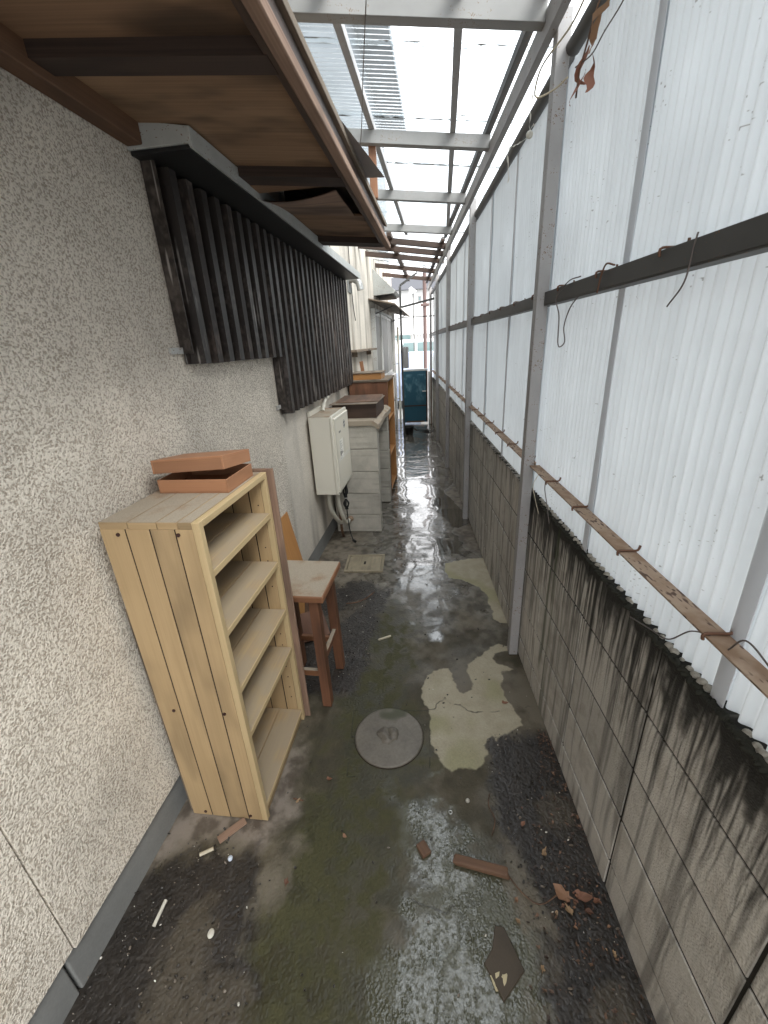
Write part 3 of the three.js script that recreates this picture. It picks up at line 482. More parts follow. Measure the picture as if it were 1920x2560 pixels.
// clear corrugated roof
const roof = thing('clear_corrugated_roof', 'clear ribbed plastic roof sheets, grimy at the laps, above the alley', 'roof');
{
  const js = [2.2, 1.64, 1.06, 0.5, -0.06, -0.62, -1.18, -1.68, -2.21, -2.77, -3.39, -3.96, -4.52, -5.1];
  js.slice(0, -1).forEach((z, k) => {
    const z1 = js[k + 1] - 0.05, up = (k & 1) * 0.006;
    const g = corr(1.7, z - z1, 0.032, 0.0048, 8, (a, b, w) => { const x = mix(-1.02, 0.68, a); return [x, roofY(x, 0.047) + w + up, mix(z, z1, b)]; });
    const uv = g.attributes.uv; for (let i = 0; i < uv.count; i++) uv.setXY(i, uv.getY(i) / 1.7, uv.getX(i) / (z - z1));
    obj('roof_sheet', g, M.roof, roof);
  });
  for (let z = -5.1; z > -7.5; z -= 0.62) {
    const z1 = z - 0.66, g = corr(1.3, z - z1, 0.066, 0.004, 6, (a, b, w) => { const x = mix(-0.7, 0.6, a); return [x, 2.685 - 0.16 * x + w + 0.004 * Math.sin(z * 20), mix(z, z1, b)]; });
    const uv = g.attributes.uv; for (let i = 0; i < uv.count; i++) uv.setXY(i, uv.getY(i) / 1.7, uv.getX(i) / 0.64);
    obj('roof_sheet', g, M.roof, roof);
  }
}
// timber part of the roof further down
const timber = thing('timber_canopy_frame', 'dark timber rafters carrying the dim far end of the roof', 'frame');
[[-5.42, 0.0, 'darkWood'], [-5.72, -0.02, 'darkWood'], [-6.25, -0.01, 'darkWood'], [-7.15, 0, 'darkWood'], [-8.0, 0, 'darkWood']].forEach(([z, dy, m]) => obj('rafter', beam([-0.5, 2.71 + dy, z], [0.56, 2.562 + dy, z], 0.045, 0.055), M[m], timber));
obj('side_bearer', bx(0.44, 0.48, 2.59, 2.63, -8.7, -5.25, 0.003, 'z'), M.darkWood, timber);
obj('ridge_bearer', beam([-0.12, 2.69, -5.25], [0.13, 2.655, -8.6], 0.05, 0.05), M.darkWood, timber);
tag(obj('timber_strut', bx(-0.16, -0.118, 2.37, 2.68, -2.905, -2.865, 0.003), M.redwood), 'short upright reddish timber strut between eaves and roof beam', 'strut');
{ // bent flashing poking out past the fascia
  const g = new THREE.BufferGeometry(), a = LP(-0.33, 2.3, 1.75), b = LP(-0.33, 2.3, 2.3), c = LP(-0.235, 2.265, 2.2), d = LP(-0.31, 2.31, 1.6);
  g.setAttribute('position', new THREE.Float32BufferAttribute([...a, ...c, ...b], 3)); g.setAttribute('uv', new THREE.Float32BufferAttribute([0, 0, 0.3, 0.2, 0.7, 0], 2));
  const h = g.clone(); h.translate(0, 0.0015, 0); const ix = [0, 2, 1]; g.setIndex([0, 1, 2]); h.setIndex(ix); g.computeVertexNormals(); h.computeVertexNormals();
  tag(obj('metal_flashing', [g, h], M.steel), 'bent grey sheet metal corner poking out past the fascia', 'flashing');
}

// ---------------------------------------------------------------- bookshelf and what stands by it
{
  const W = 0.462, D = 0.292, H = 1.19, T = 0.02;
  const s = lthing('bookshelf', 'tall pale pine bookshelf with five dusty shelves against the plaster wall', 'bookshelf', -0.913, 0, 0.925);
  // local x = depth (0 back .. D front), z = -(0 .. W)
  const side = (z0, z1, face) => {
    const e = [0.0, 0.075, 0.147, 0.219, D - 0.022];
    for (let i = 0; i < 4; i++) obj('side_plank', bx(e[i] + (i ? 0.0022 : 0), e[i + 1] - (i < 3 ? 0.0022 : 0), 0, H - T, z1, z0, 0.0015, 'y'), i === 2 ? M.pineB : M.pine, s);
    obj('front_stile', bx(D - 0.0215, D, 0, H, z1, z0, 0.002, 'y'), M.pineEdge, s);
    obj('side_backing', bx(0.003, D - 0.024, 0.002, H - T - 0.001, face > 0 ? z1 + 0.002 : z1 + 0.002, z0 - 0.002, 0), M.blackGroove, s);
  };
  side(0, -T, 1); side(-W + T, -W, -1);
  const planks = (y, name, dusty, t = T) => {
    const e = [0.004, 0.09, 0.185, D - 0.001];
    for (let i = 0; i < 3; i++) obj(name, bx(e[i] + 0.001, e[i + 1] - (i < 2 ? 0.001 : 0), y - t, y, -W + T + 0.001, -T - 0.001, 0.0015, 'z'), i === 2 ? M.pineEdge : M.pineB, s);
    const dz = [];
    for (let i = 0; i < 3; i++) dz.push(bx(e[i] + 0.002, e[i + 1] - 0.0025, y + 0.0002, y + 0.0008, -W + T + 0.002, -T - 0.002, 0, 'z'));
    obj('dust_layer', dz, M.dusty, s);
  };
  for (const y of [1.037, 0.833, 0.612, 0.42]) planks(y, 'shelf_plank', true);
  planks(0.065, 'base_plank', true, 0.018);
  obj('kick_board', bx(D - 0.03, D - 0.012, 0.0, 0.045, -W + T + 0.001, -T - 0.001, 0.002, 'z'), M.pineB, s);
  // back boards
  for (let i = 0; i < 4; i++) obj('back_plank', bx(0.0, 0.004, 0.03, H - T - 0.002, -T - 0.002 - (i + 1) * 0.105 + 0.002, -T - 0.002 - i * 0.105, 0.0005, 'y'), i % 2 ? M.pine : M.pineB, s);
  // top
  const e = [0.0, 0.085, 0.17, 0.23, D];
  for (let i = 0; i < 4; i++) obj('top_plank', bx(e[i] + 0.001, e[i + 1] - (i < 3 ? 0.001 : 0.022), H - T, H - 0.0006, -W + 0.001, -0.001, 0.0015, 'z'), M.pineB, s);
  obj('top_dust', e.slice(0, 4).map((a, i) => bx(a + 0.0022, e[i + 1] - (i < 3 ? 0.0022 : 0.023), H - 0.0004, H + 0.0002, -W + 0.002, -0.003, 0, 'z')), M.dustyTop, s);
  obj('top_front_edge', bx(D - 0.0205, D, H - T, H, -W + T + 0.001, -T - 0.001, 0.002, 'z'), M.pineEdge, s);
  for (const [x, y] of [[0.052, 1.155], [0.228, 1.155], [0.052, 0.52], [0.228, 0.52], [0.052, 0.02], [0.228, 0.02]]) { const g = new THREE.CylinderGeometry(0.0055, 0.0055, 0.004, 12); g.rotateX(Math.PI / 2); g.translate(x, y, 0.001); obj('screw_cap', g, M.screw, s); }
  for (let k = 0; k < 17; k++) { if (k % 5 === 4) continue; const g = new THREE.CylinderGeometry(0.0028, 0.0028, 0.002, 8); g.rotateX(Math.PI / 2); g.translate(D - 0.042, 0.14 + k * 0.058, -W + T + 0.0004); obj('peg_hole', g, M.screw, s); }
  // boards round it
  tag(obj('standing_board', (() => { const g = bx(-0.885, -0.598, 0, 1.2, -1.402, -1.391, 0.002); g.rotateY(-HA); return g; })(), M.fascia), 'brown board standing against the far side of the bookshelf', 'board');
  tag(obj('plywood_panel', (() => { const g = bx(-0.933, -0.9175, 0, 0.9, -1.385, -0.94, 0.001); g.rotateY(-HA); return g; })(), M.greyWood), 'thin dark plywood panel wedged between bookshelf and plaster wall', 'panel');
}
function tray(name, label, w, d, h, t, pos, rot, open) { // shallow box; open +1 faces up, -1 faces down
  const g = thing(name, label, 'box', pos); g.rotation.set(...rot, 'YXZ');
  const b = open > 0 ? 0 : h - t;
  obj('panel', bx(-w / 2, w / 2, b, b + t, -d / 2, d / 2, 0.001, 'z'), M.tray, g);
  obj('lining', bx(-w / 2 + t, w / 2 - t, open > 0 ? t + 0.0003 : b - 0.0013, open > 0 ? t + 0.0013 : b - 0.0003, -d / 2 + t, d / 2 - t, 0), M.trayIn, g);
  const y0 = open > 0 ? t : 0, y1 = open > 0 ? h : h - t;
  for (const q of [-1, 1]) { obj('side', bx(q * w / 2, q * (w / 2 - t), y0, y1, -d / 2, d / 2, 0.0012, 'z'), M.tray, g); obj('side', bx(-w / 2 + t, w / 2 - t, y0, y1, q * d / 2, q * (d / 2 - t), 0.0012, 'x'), M.tray, g); }
  return g;
}
tray('shallow_box', 'lower half of the shallow orange box lying on the bookshelf', 0.233, 0.185, 0.044, 0.005, LP(-0.767, 1.1905, 1.25), [0, -0.075, 0], 1);
tray('box_lid', 'tilted lid of the orange box resting on its lower half', 0.238, 0.19, 0.042, 0.005, LP(-0.77, 1.249, 1.25), [-0.13, -0.07, 0.05], -1);
{ // stool
  const Y = 0.625, s = thing('stool', 'brown wooden stool with a dusty square seat behind the bookshelf', 'stool', [-0.508, 0, -1.645], -0.1);
  obj('seat', bx(-0.155, 0.155, Y - 0.032, Y, -0.158, 0.158, 0.006, 'x'), M.redwood, s);
  obj('seat_dust', bx(-0.15, 0.15, Y + 0.0003, Y + 0.001, -0.153, 0.153, 0), M.dustyTop, s);
  for (const x of [-1, 1]) for (const z of [-1, 1]) obj('leg', beam([x * 0.1, Y - 0.033, z * 0.112], [x * 0.108, 0, z * 0.125], 0.043, 0.043, 0.003), M.redwoodB, s);
  for (const z of [-1, 1]) obj('stretcher', bx(-0.088, 0.088, 0.17, 0.2, z * 0.12 - 0.01, z * 0.12 + 0.01, 0.002, 'x'), M.redwood, s);
  obj('stretcher', bx(0.095, 0.115, 0.235, 0.265, -0.101, 0.101, 0.002, 'z'), M.redwoodB, s); obj('stretcher', bx(-0.115, -0.095, 0.235, 0.265, -0.101, 0.101, 0.002, 'z'), M.redwoodB, s);
  obj('stretcher_dust', [bx(0.096, 0.114, 0.2653, 0.2658, -0.1, 0.1, 0), bx(-0.085, 0.085, 0.2003, 0.2008, 0.111, 0.129, 0)], M.dustyTop, s);
}
{ // boards and scraps behind the stool
  const lean = (name, label, w, h, t, pos, rot, mat, cat = 'board') => { const g = bx(-w / 2, w / 2, 0, h, -t / 2, t / 2, 0.001); const m = obj(name, g, mat); m.position.set(...pos); m.rotation.set(...rot, 'YXZ'); return tag(m, label, cat); };
  lean('orange_plywood_board', 'orange plywood sheet leaning on the wall behind the stool', 0.46, 0.66, 0.006, LP(-0.83, 0.01, 2.08), [-0.17, Math.PI / 2 - HA, 0], M.orangePly);
  lean('wood_offcut', 'brown wooden offcut lying tilted under the stool', 0.3, 0.17, 0.02, [-0.62, 0.005, -1.95], [-0.9, 0.5, 0], M.redwoodB);
  lean('rotten_board', 'broken dark board propped behind the stool legs', 0.24, 0.34, 0.015, [-0.66, 0.0, -2.12], [-0.45, 1.15, 0], M.rottenWood);
  const f = thing('picture_frame', 'black wooden frame leaning in the gap behind the stool', 'frame', LP(-0.845, 0, 1.72), Math.PI / 2 - HA); f.rotation.x = 0; 
  for (const x of [-0.14, 0.14]) obj('rail', bx(x - 0.01, x + 0.01, 0, 0.42, -0.01, 0.01, 0.002), M.black, f);
  for (const y of [0.0, 0.4]) obj('rail', bx(-0.13, 0.13, y, y + 0.02, -0.01, 0.01, 0.002, 'x'), M.black, f);
}

// ---------------------------------------------------------------- water heater
{
  const h = lthing('water_heater', 'beige wall mounted gas water heater with black oval badge', 'water heater', WN, 0, 2.91);
  const w = 0.485, y0 = 0.553, y1 = 1.14;
  obj('case', bx(0.02, 0.178, y0, y1 - 0.004, -w, 0, 0.006), M.heater, h);
  obj('top_dust', bx(0.022, 0.176, y1 - 0.0038, y1 - 0.003, -w + 0.002, -0.002, 0), M.dustyTop, h);
  obj('back_bracket', bx(0.0, 0.02, y0 + 0.03, y1 + 0.03, -w + 0.06, -0.06, 0.002), M.heater, h);
  const c = document.createElement('canvas'); c.width = 512; c.height = 640; const x = c.getContext('2d');
  x.fillStyle = '#d9d3c4'; x.fillRect(0, 0, 512, 640);
  x.fillStyle = '#161616'; x.beginPath(); x.ellipse(340, 78, 46, 38, 0, 0, 7); x.fill();
  x.strokeStyle = '#e8e6df'; x.lineWidth = 5; x.beginPath(); x.ellipse(340, 78, 38, 30, 0, 0, 7); x.stroke(); x.lineWidth = 8; x.beginPath(); x.moveTo(312, 88); x.bezierCurveTo(325, 60, 335, 100, 345, 74); x.bezierCurveTo(352, 62, 356, 96, 370, 68); x.stroke();
  x.fillStyle = '#8d8a80'; x.fillRect(92, 108, 84, 20); x.fillStyle = '#4c4a46'; x.fillRect(96, 111, 46, 6); x.fillRect(96, 120, 70, 4);
  x.fillStyle = '#eeebe2'; x.fillRect(80, 190, 150, 190); x.fillStyle = '#77746c';
  for (let k = 0; k < 15; k++) x.fillRect(88, 198 + k * 12, 40 + ((k * 53) % 90), 4);
  x.fillStyle = '#55524c'; x.fillRect(90, 300, 40, 40); x.fillRect(140, 310, 60, 6); x.fillRect(140, 324, 70, 6);
  x.fillStyle = '#cfc9ba'; x.fillRect(240, 200, 70, 150);
  const t = new THREE.CanvasTexture(c); t.colorSpace = THREE.SRGBColorSpace; t.anisotropy = 8;
  const s = new THREE.Shape(), W = w + 0.012, H = y1 - y0 + 0.012, r = 0.025; s.moveTo(r, 0); s.lineTo(W - r, 0); s.quadraticCurveTo(W, 0, W, r); s.lineTo(W, H - r); s.quadraticCurveTo(W, H, W - r, H); s.lineTo(r, H); s.quadraticCurveTo(0, H, 0, H - r); s.lineTo(0, r); s.quadraticCurveTo(0, 0, r, 0);
  const panel = (inset, depth, xo) => { const g = new THREE.ExtrudeGeometry(s, { depth, bevelEnabled: true, bevelSize: 0.004, bevelThickness: 0.004, bevelSegments: 2, bevelOffset: -inset }); g.rotateY(Math.PI / 2); g.translate(xo, y0 - 0.008, 0.006); return g; };
  const fp = obj('front_panel', panel(0.004, 0.008, 0.183), M.heater, h);
  obj('raised_door', panel(0.03, 0.008, 0.197), M.heater, fp);
  const pl = new THREE.PlaneGeometry(W - 0.09, H - 0.09); pl.rotateY(Math.PI / 2); pl.translate(0.2098, y0 + H / 2 - 0.008, -w / 2);
  obj('printed_face', pl, phys({ map: t, roughness: 0.38 }), fp);
  obj('door_seam', [bx(0.2085, 0.2105, 0.795, 0.801, -w + 0.05, -0.05, 0.0005), bx(0.2085, 0.2105, 0.812, 0.816, -w + 0.05, -0.05, 0.0005)], M.white, fp);
  obj('pipe', tube([[0.09, 0.56, -0.1], [0.09, 0.42, -0.1], [0.1, 0.3, -0.18], [0.1, 0.17, -0.36], [0.1, 0.16, -0.42]], 0.017, 40, 10), M.pvc, h);
  obj('pipe', tube([[0.13, 0.56, -0.22], [0.13, 0.4, -0.22], [0.14, 0.26, -0.28], [0.14, 0.15, -0.4], [0.15, 0.155, -0.47]], 0.017, 40, 10), M.pvc, h);
  obj('pipe', tube([[0.1, 0.56, -0.35], [0.1, 0.1, -0.36], [0.1, 0.02, -0.4]], 0.012, 30, 8), M.rottenWood, h);
  obj('pipe_collar', tube([[0.14, 0.15, -0.46], [0.16, 0.152, -0.5]], 0.026, 6, 12), M.rust, h);
  const coil = []; for (let k = 0; k < 5; k++) { const a = k * 1.2; coil.push(tube([[0.15 + 0.012 * Math.cos(a), 0.52, -0.40 + 0.012 * Math.sin(a)], [0.15 + 0.02 * Math.cos(a + 1), 0.44, -0.40 + 0.018 * Math.sin(a + 1)], [0.15 + 0.008 * Math.cos(a), 0.385, -0.40 + 0.008 * Math.sin(a)], [0.15 + 0.024 * Math.cos(a + 2), 0.33, -0.40 + 0.024 * Math.sin(a + 2)], [0.15 + 0.012 * Math.cos(a), 0.28, -0.40 + 0.01 * Math.sin(a)]], 0.006, 24, 6)); }
  obj('power_cord', [...coil, tube([[0.15, 0.56, -0.4], [0.15, 0.5, -0.4]], 0.006, 4, 6), tube([[0.15, 0.29, -0.4], [0.156, 0.18, -0.39], [0.17, 0.08, -0.37], [0.2, 0.012, -0.33]], 0.005, 24, 6), tube([[0.2, 0.015, -0.33], [0.225, 0.012, -0.305]], 0.011, 4, 8)], M.black, h);
  obj('cord_tie', tube([[0.15, 0.389, -0.4], [0.15, 0.381, -0.4]], 0.013, 3, 10), M.white, h);
  const cd = lthing('conduit_pipe', 'cream bent conduit pipe rising from heater to the brown screen', 'pipe', WN, 0, 0);
  obj('pipe_run', tube([[0.05, 1.137, -3.22], [0.045, 1.16, -3.26], [0.03, 1.2, -3.4], [0.022, 1.215, -3.55], [0.02, 1.25, -3.63], [0.02, 1.34, -3.65]], 0.015, 40, 10), M.pvc, cd);
}

// ---------------------------------------------------------------- block stacks, slab and boxes
{
  const nth = ['bottom', 'second', 'middle', 'fourth', 'top'];
  const ys = [[0.004, 0.172], [0.176, 0.375], [0.379, 0.573], [0.577, 0.774], [0.778, 0.972]];
  for (const [u, near, n0] of [[3.44, 'near', -0.93], [4.215, 'far', -0.9]]) ys.forEach(([a, b], i) => {
    const dn = R(-0.004, 0.004), g = bx(n0 + dn, -0.52 + dn, a, b, -u - 0.1, -u, 0.006, 'x'); g.rotateY(-HA);
    tag(obj('concrete_block', g, M.pileBlock), i === 0 ? `bottom concrete block of the ${near} stack beside the water heater` : i === 4 ? `top concrete block of the ${near} stack beside the water heater` : `${nth[i]} concrete block up in the ${near} stack beside water heater`, 'block', 'stacked concrete blocks');
  });
  // mouldy padded board over the stacks
  const su = 16, sn = 10, slab = bx(-0.92, -0.5, 0.974, 1.012, -4.36, -3.42, 0.012, 'x');
  { const g = new THREE.BoxGeometry(0.42, 0.042, 0.95, sn, 2, su).toNonIndexed(), p = g.attributes.position; for (let i = 0; i < p.count; i++) { const x = p.getX(i), z = p.getZ(i), e = sst(0.15, 0.21, x); p.setY(i, p.getY(i) + 0.006 * (fbm(x * 12, z * 12, 3, 351) - 0.5) - 0.035 * e * e * (0.4 + 0.6 * Math.abs(Math.sin(z * 4)))); } g.computeVertexNormals(); g.translate(-0.71, 0.997, -3.9); g.rotateY(-HA);
    tag(obj('padded_board', uvBox(g, 'x'), M.dustyTop), 'mouldy sagging padded board laid across the two block stacks', 'board'); }
  const d = lthing('drawer_box', 'dark wooden drawer box with loose veneer sheets on top of the padded board', 'drawer', -0.72, 1.02, 3.56);
  for (const z of [0, -0.5]) obj('side', bx(-0.19, 0.19, 0, 0.115, z - 0.012, z, 0.002, 'x'), M.darkWood, d);
  for (const x of [-0.19, 0.178]) obj('side', bx(x, x + 0.012, 0, 0.115, -0.5, -0.0125, 0.002, 'z'), M.darkWood, d);
  obj('bottom', bx(-0.177, 0.177, 0.0, 0.006, -0.499, -0.013, 0.001, 'z'), M.darkWood, d);
  const v = obj('veneer_sheet', (() => { const g = bx(-0.21, 0.2, 0.116, 0.121, -0.56, 0.03, 0.001, 'z'); return g; })(), M.greyWood, d);
  const v2 = obj('veneer_sheet', bx(-0.17, 0.21, 0.1215, 0.126, -0.62, -0.08, 0.001, 'z'), M.rottenWood, d); v2.rotation.y = 0.06;
  const c = lthing('wooden_cabinet', 'open orange brown wooden cabinet behind the block stacks', 'cabinet', -0.93, 0, 4.42);
  const CW = 0.62, CD = 0.4, CH = 1.24;
  obj('side_panel', bx(0, CD, 0, CH, -0.02, 0, 0.002), M.redwoodB, c); obj('side_panel', bx(0, CD, 0, CH, -CW, -CW + 0.02, 0.002), M.orangePly, c);
  obj('back_panel', bx(0, 0.006, 0.02, CH - 0.02, -CW + 0.021, -0.021, 0.001), M.darkWood, c);
  obj('top_panel', bx(-0.0, CD + 0.01, CH, CH + 0.02, -CW - 0.01, 0.01, 0.003, 'z'), M.greyWood, c);
  for (const y of [0.05, 0.44, 0.83]) obj('shelf', bx(0.007, CD - 0.005, y, y + 0.018, -CW + 0.021, -0.021, 0.002, 'z'), M.orangePly, c);
  const b = lthing('wooden_crate', 'pale wooden box with slatted lid on the orange cabinet', 'box', -0.8, CH + 0.0205, 4.5);
  for (const z of [0, -0.3]) obj('side', bx(-0.11, 0.2, 0, 0.06, z - 0.012, z, 0.002, 'x'), M.orangePly, b);
  for (const x of [-0.11, 0.188]) obj('side', bx(x, x + 0.012, 0, 0.06, -0.3, -0.0125, 0.002, 'z'), M.orangePly, b);
  for (let k = 0; k < 3; k++) obj('lid_slat', bx(-0.12 + k * 0.112, -0.012 + k * 0.112, 0.0605, 0.07, -0.32, 0.01, 0.002, 'z'), M.greyWood, b);
  const p = obj('wood_offcut', bx(-0.02, 0.02, 0, 0.17, -0.008, 0.008, 0.002), M.redwood); p.position.set(...LP(-0.86, CH + 0.02, 4.95)); p.rotation.set(0, 0, 0.12); tag(p, 'small reddish wood offcut upright on the cabinet against the wall', 'offcut');
}
// ---------------------------------------------------------------- fittings on the far part of the house
{
  const f = lthing('flue_pipe', 'ribbed silver flue elbow on a square wall plate past the hood', 'flue', WN, 2.2, 4.9);
  obj('wall_plate', bx(0.0, 0.008, -0.08, 0.08, -0.09, 0.09, 0.003), M.foundation, f);
  obj('elbow', tube([[0.008, 0.035, 0], [0.05, 0.045, 0], [0.095, 0.03, 0], [0.115, -0.01, 0]], 0.033, 24, 14), M.flue, f);
  for (let k = 0; k < 4; k++) { const a = 0.25 + k * 0.3, g = new THREE.TorusGeometry(0.034, 0.004, 6, 16); g.rotateY(Math.PI / 2); g.rotateZ(-a); g.translate(0.05 + 0.055 * Math.sin(a), 0.045 - 0.05 * (1 - Math.cos(a)), 0); obj('elbow_rib', g, M.flue, f); }
  obj('outlet', tube([[0.113, -0.005, 0], [0.125, -0.06, 0]], 0.036, 4, 16), M.flue, f);
  const l = lthing('wall_ledge', 'narrow weathered ledge fixed to the wall beyond the brown screen', 'ledge', WN, 1.53, 4.62);
  obj('ledge_board', bx(0.0, 0.09, 0, 0.025, -1.55, 0, 0.003, 'z'), M.greyWood, l); for (const z of [-0.2, -1.2]) obj('bracket', bx(0.0, 0.06, -0.05, -0.0005, z, z + 0.02, 0.002), M.greyWood, l);
  const w = lthing('sliding_window', 'aluminium sliding window with frosted panes under a small awning', 'window', WN, 1.05, 6.35);
  const WW = 2.35, WH = 1.02;
  obj('frame', [bx(0, 0.06, 0, 0.035, -WW, 0, 0.002, 'z'), bx(0, 0.06, WH - 0.035, WH, -WW, 0, 0.002, 'z'), bx(0, 0.06, 0.036, WH - 0.036, -0.035, 0, 0.002), bx(0, 0.06, 0.036, WH - 0.036, -WW, -WW + 0.035, 0.002)], M.alu, w);
  const glass = phys({ color: lin(0.17, 0.16, 0.135), roughness: 0.5 });
  for (const [a, b, x] of [[0.04, 0.8, 0.02], [0.78, 1.56, 0.036], [1.54, 2.31, 0.02]]) { const s = obj('sash', [bx(x, x + 0.014, 0.04, 0.08, -b, -a, 0.001, 'z'), bx(x, x + 0.014, WH - 0.08, WH - 0.04, -b, -a, 0.001, 'z'), bx(x, x + 0.014, 0.081, WH - 0.081, -a - 0.04, -a, 0.001), bx(x, x + 0.014, 0.081, WH - 0.081, -b, -b + 0.04, 0.001)], M.white, w); obj('pane', bx(x + 0.005, x + 0.009, 0.081, WH - 0.081, -b + 0.041, -a - 0.041, 0), glass, s); }
  obj('sill', bx(0, 0.1, -0.03, -0.001, -WW - 0.03, 0.03, 0.003, 'z'), M.white, w);
  const a = lthing('window_awning', 'small weathered sheet awning sloping over the far window', 'awning', WN, 2.1, 6.2);
  { const g = bx(0.0, 0.36, 0, 0.018, -3.0, 0, 0.003, 'z'), p = g.attributes.position; for (let i = 0; i < p.count; i++) p.setY(i, p.getY(i) + 0.06 - p.getX(i) * 0.22); obj('canopy', g, M.greyWood, a); }
  for (const z of [-0.25, -2.6]) obj('bracket', beam([0.0, -0.12, z], [0.3, -0.015, z], 0.015, 0.015), M.steelDark, a);
  const v = lthing('vent_hood', 'dark steel vent hood with slanted mouth high on the wall above awning', 'vent', WN, 2.2, 6.75);
  { const s = new THREE.Shape(); [[0, 0.4], [0.32, 0.1], [0.29, 0.075], [0, 0.06]].forEach(([p, q], i) => (i ? s.lineTo(p, q) : s.moveTo(p, q))); const g = new THREE.ExtrudeGeometry(s, { depth: 0.75, bevelEnabled: true, bevelSize: 0.003, bevelThickness: 0.003, bevelSegments: 1 }); g.translate(0, 0, -0.75); obj('hood', uvBox(g, 'z'), M.hood, v); obj('mouth', bx(0.02, 0.28, 0.052, 0.0555, -0.72, -0.03, 0), M.black, v); }
  const pp = (name, label, n, u, r, y1, mat) => { const g = lthing(name, label, 'pipe', WN + n, 0, u); obj('pipe_run', tube([[0, 0, 0], [0, y1, 0]], r, 2, 12), mat, g); for (const y of [0.5, 1.2]) obj('clip', bx(-n, 0, y, y + 0.02, -r - 0.006, r + 0.006, 0.002), M.steel, g); };
  pp('drain_pipe', 'white plastic drain pipe near the far end of the house wall', 0.06, 8.85, 0.03, 2.2, M.white);
  pp('grey_pipe', 'thinner white pipe next to the far house corner', 0.12, 9.1, 0.022, 1.9, M.pvc);
  const cw = lthing('hanging_cable', 'thin black cable hanging down the wall beside the flue', 'cable', WN + 0.008, 0, 0);
  obj('cable_run', tube([[0, 2.6, -4.98], [0, 2.2, -5.0], [0.0, 1.95, -5.06], [0, 1.86, -5.12]], 0.004, 30, 6), M.black, cw);
  const gb = thing('meter_box', 'grey utility box fixed on the far frame post', 'box', [0.03, 1.2, -7.55], 0);
  obj('case', bx(-0.05, 0.055, 0, 0.34, -0.09, 0.09, 0.015), M.steel, gb); obj('cover', bx(-0.03, 0.03, 0.06, 0.28, 0.0905, 0.1, 0.008), M.steel, gb);
  // end frame and gate
  const ef = thing('end_frame', 'rusty brown pipe frame across the far end of the alley', 'frame', [0, 0, -7.55]);
  obj('upright', bx(-0.045, -0.01, 0, 2.44, -0.02, 0.02, 0.004), M.steelDark, ef); obj('top_bar', beam([-0.03, 2.45, 0], [0.25, 2.62, 0], 0.03, 0.03), M.steelDark, ef);
  obj('cross_bar', beam([-0.009, 2.14, 0], [0.52, 2.24, 0], 0.035, 0.03), M.steelDark, ef); obj('cross_bar', beam([-0.009, 1.985, 0.03], [0.522, 1.985, 0.03], 0.014, 0.014), M.steelDark, ef);
  const tb = tex(256, 512, (u, v, o) => { const n = fbm(u * 5, v * 8, 4, 371, 5, 8), w = fbm(u * 12, v * 10, 3, 373, 12, 10), c = mix3([0.018, 0.1, 0.15], [0.13, 0.27, 0.33], sst(0.45, 0.75, n * 0.7 + w * 0.3) * sst(0.35, 0.7, v)); o[0] = c[0]; o[1] = c[1]; o[2] = c[2]; });
  const gate = thing('blue_gate', 'narrow weathered blue panel gate closing the far end of the alley', 'gate', [0, 0, -8.95]);
  const gp = bx(-0.02, 0.465, 0.03, 1.06, -0.018, 0.018, 0.003); { const p = gp.attributes.position, uv = gp.attributes.uv; for (let i = 0; i < p.count; i++) uv.setXY(i, p.getX(i) * 2, p.getY(i)); }
  obj('gate_panel', gp, std({ map: tb, roughness: 0.6 }), gate);
  obj('gate_rail', bx(-0.015, 0.46, 0.36, 0.385, 0.0185, 0.032, 0.002, 'x'), M.darkWood, gate); obj('gate_edge', bx(0.44, 0.47, 0.03, 1.055, 0.0185, 0.03, 0.002), M.darkWood, gate);
  obj('top_cap', bx(-0.03, 0.48, 1.0605, 1.1, -0.025, 0.025, 0.004, 'x'), M.white, gate); obj('handle', bx(0.36, 0.44, 0.65, 0.675, 0.031, 0.05, 0.008), M.white, gate);
  obj('bottom_rot', bx(0.03, 0.4, 0.028, 0.06, 0.0185, 0.024, 0.002, 'x'), M.rottenWood, gate);
  const gpost = thing('gate_post', 'white chipped gate post with rusty hinge side beside blue gate', 'post', [0.51, 0, -8.93]); obj('post_body', bx(-0.022, 0.022, 0, 1.04, -0.05, 0.05, 0.004), M.white, gpost); obj('hinge_strip', bx(0.0225, 0.04, 0, 1.0, -0.03, 0.06, 0.002), M.rust, gpost);
  const pot = thing('plant_pot', 'black plastic pot standing beside the far frame post', 'pot', [0.06, 0, -7.85]);
  const lg = new THREE.LatheGeometry([[0, 0.0], [0.07, 0], [0.09, 0.13], [0.1, 0.13], [0.1, 0.15], [0.088, 0.15], [0.068, 0.02], [0, 0.02]].map((q) => new THREE.Vector2(...q)), 18); obj('pot_body', lg, M.black, pot); obj('handle', tube([[0.09, 0.1, 0], [0.14, 0.08, 0.02], [0.15, 0.06, 0.02]], 0.012, 8, 6), M.black, pot);
  const tw = []; for (let k = 0; k < 26; k++) { const a = R(0, 6.3), r = R(0.04, 0.14); tw.push(tube([[0, 0.02, 0], [r * 0.5 * Math.cos(a), R(0.03, 0.09), r * 0.5 * Math.sin(a)], [r * Math.cos(a), R(0.005, 0.1), r * Math.sin(a)]], 0.004, 6, 5)); }
  const tp = obj('twig_heap', tw, M.black); tp.position.set(0.43, 0, -7.75); tag(tp, 'small heap of black twigs at the foot of the far right wall', 'twigs');
}
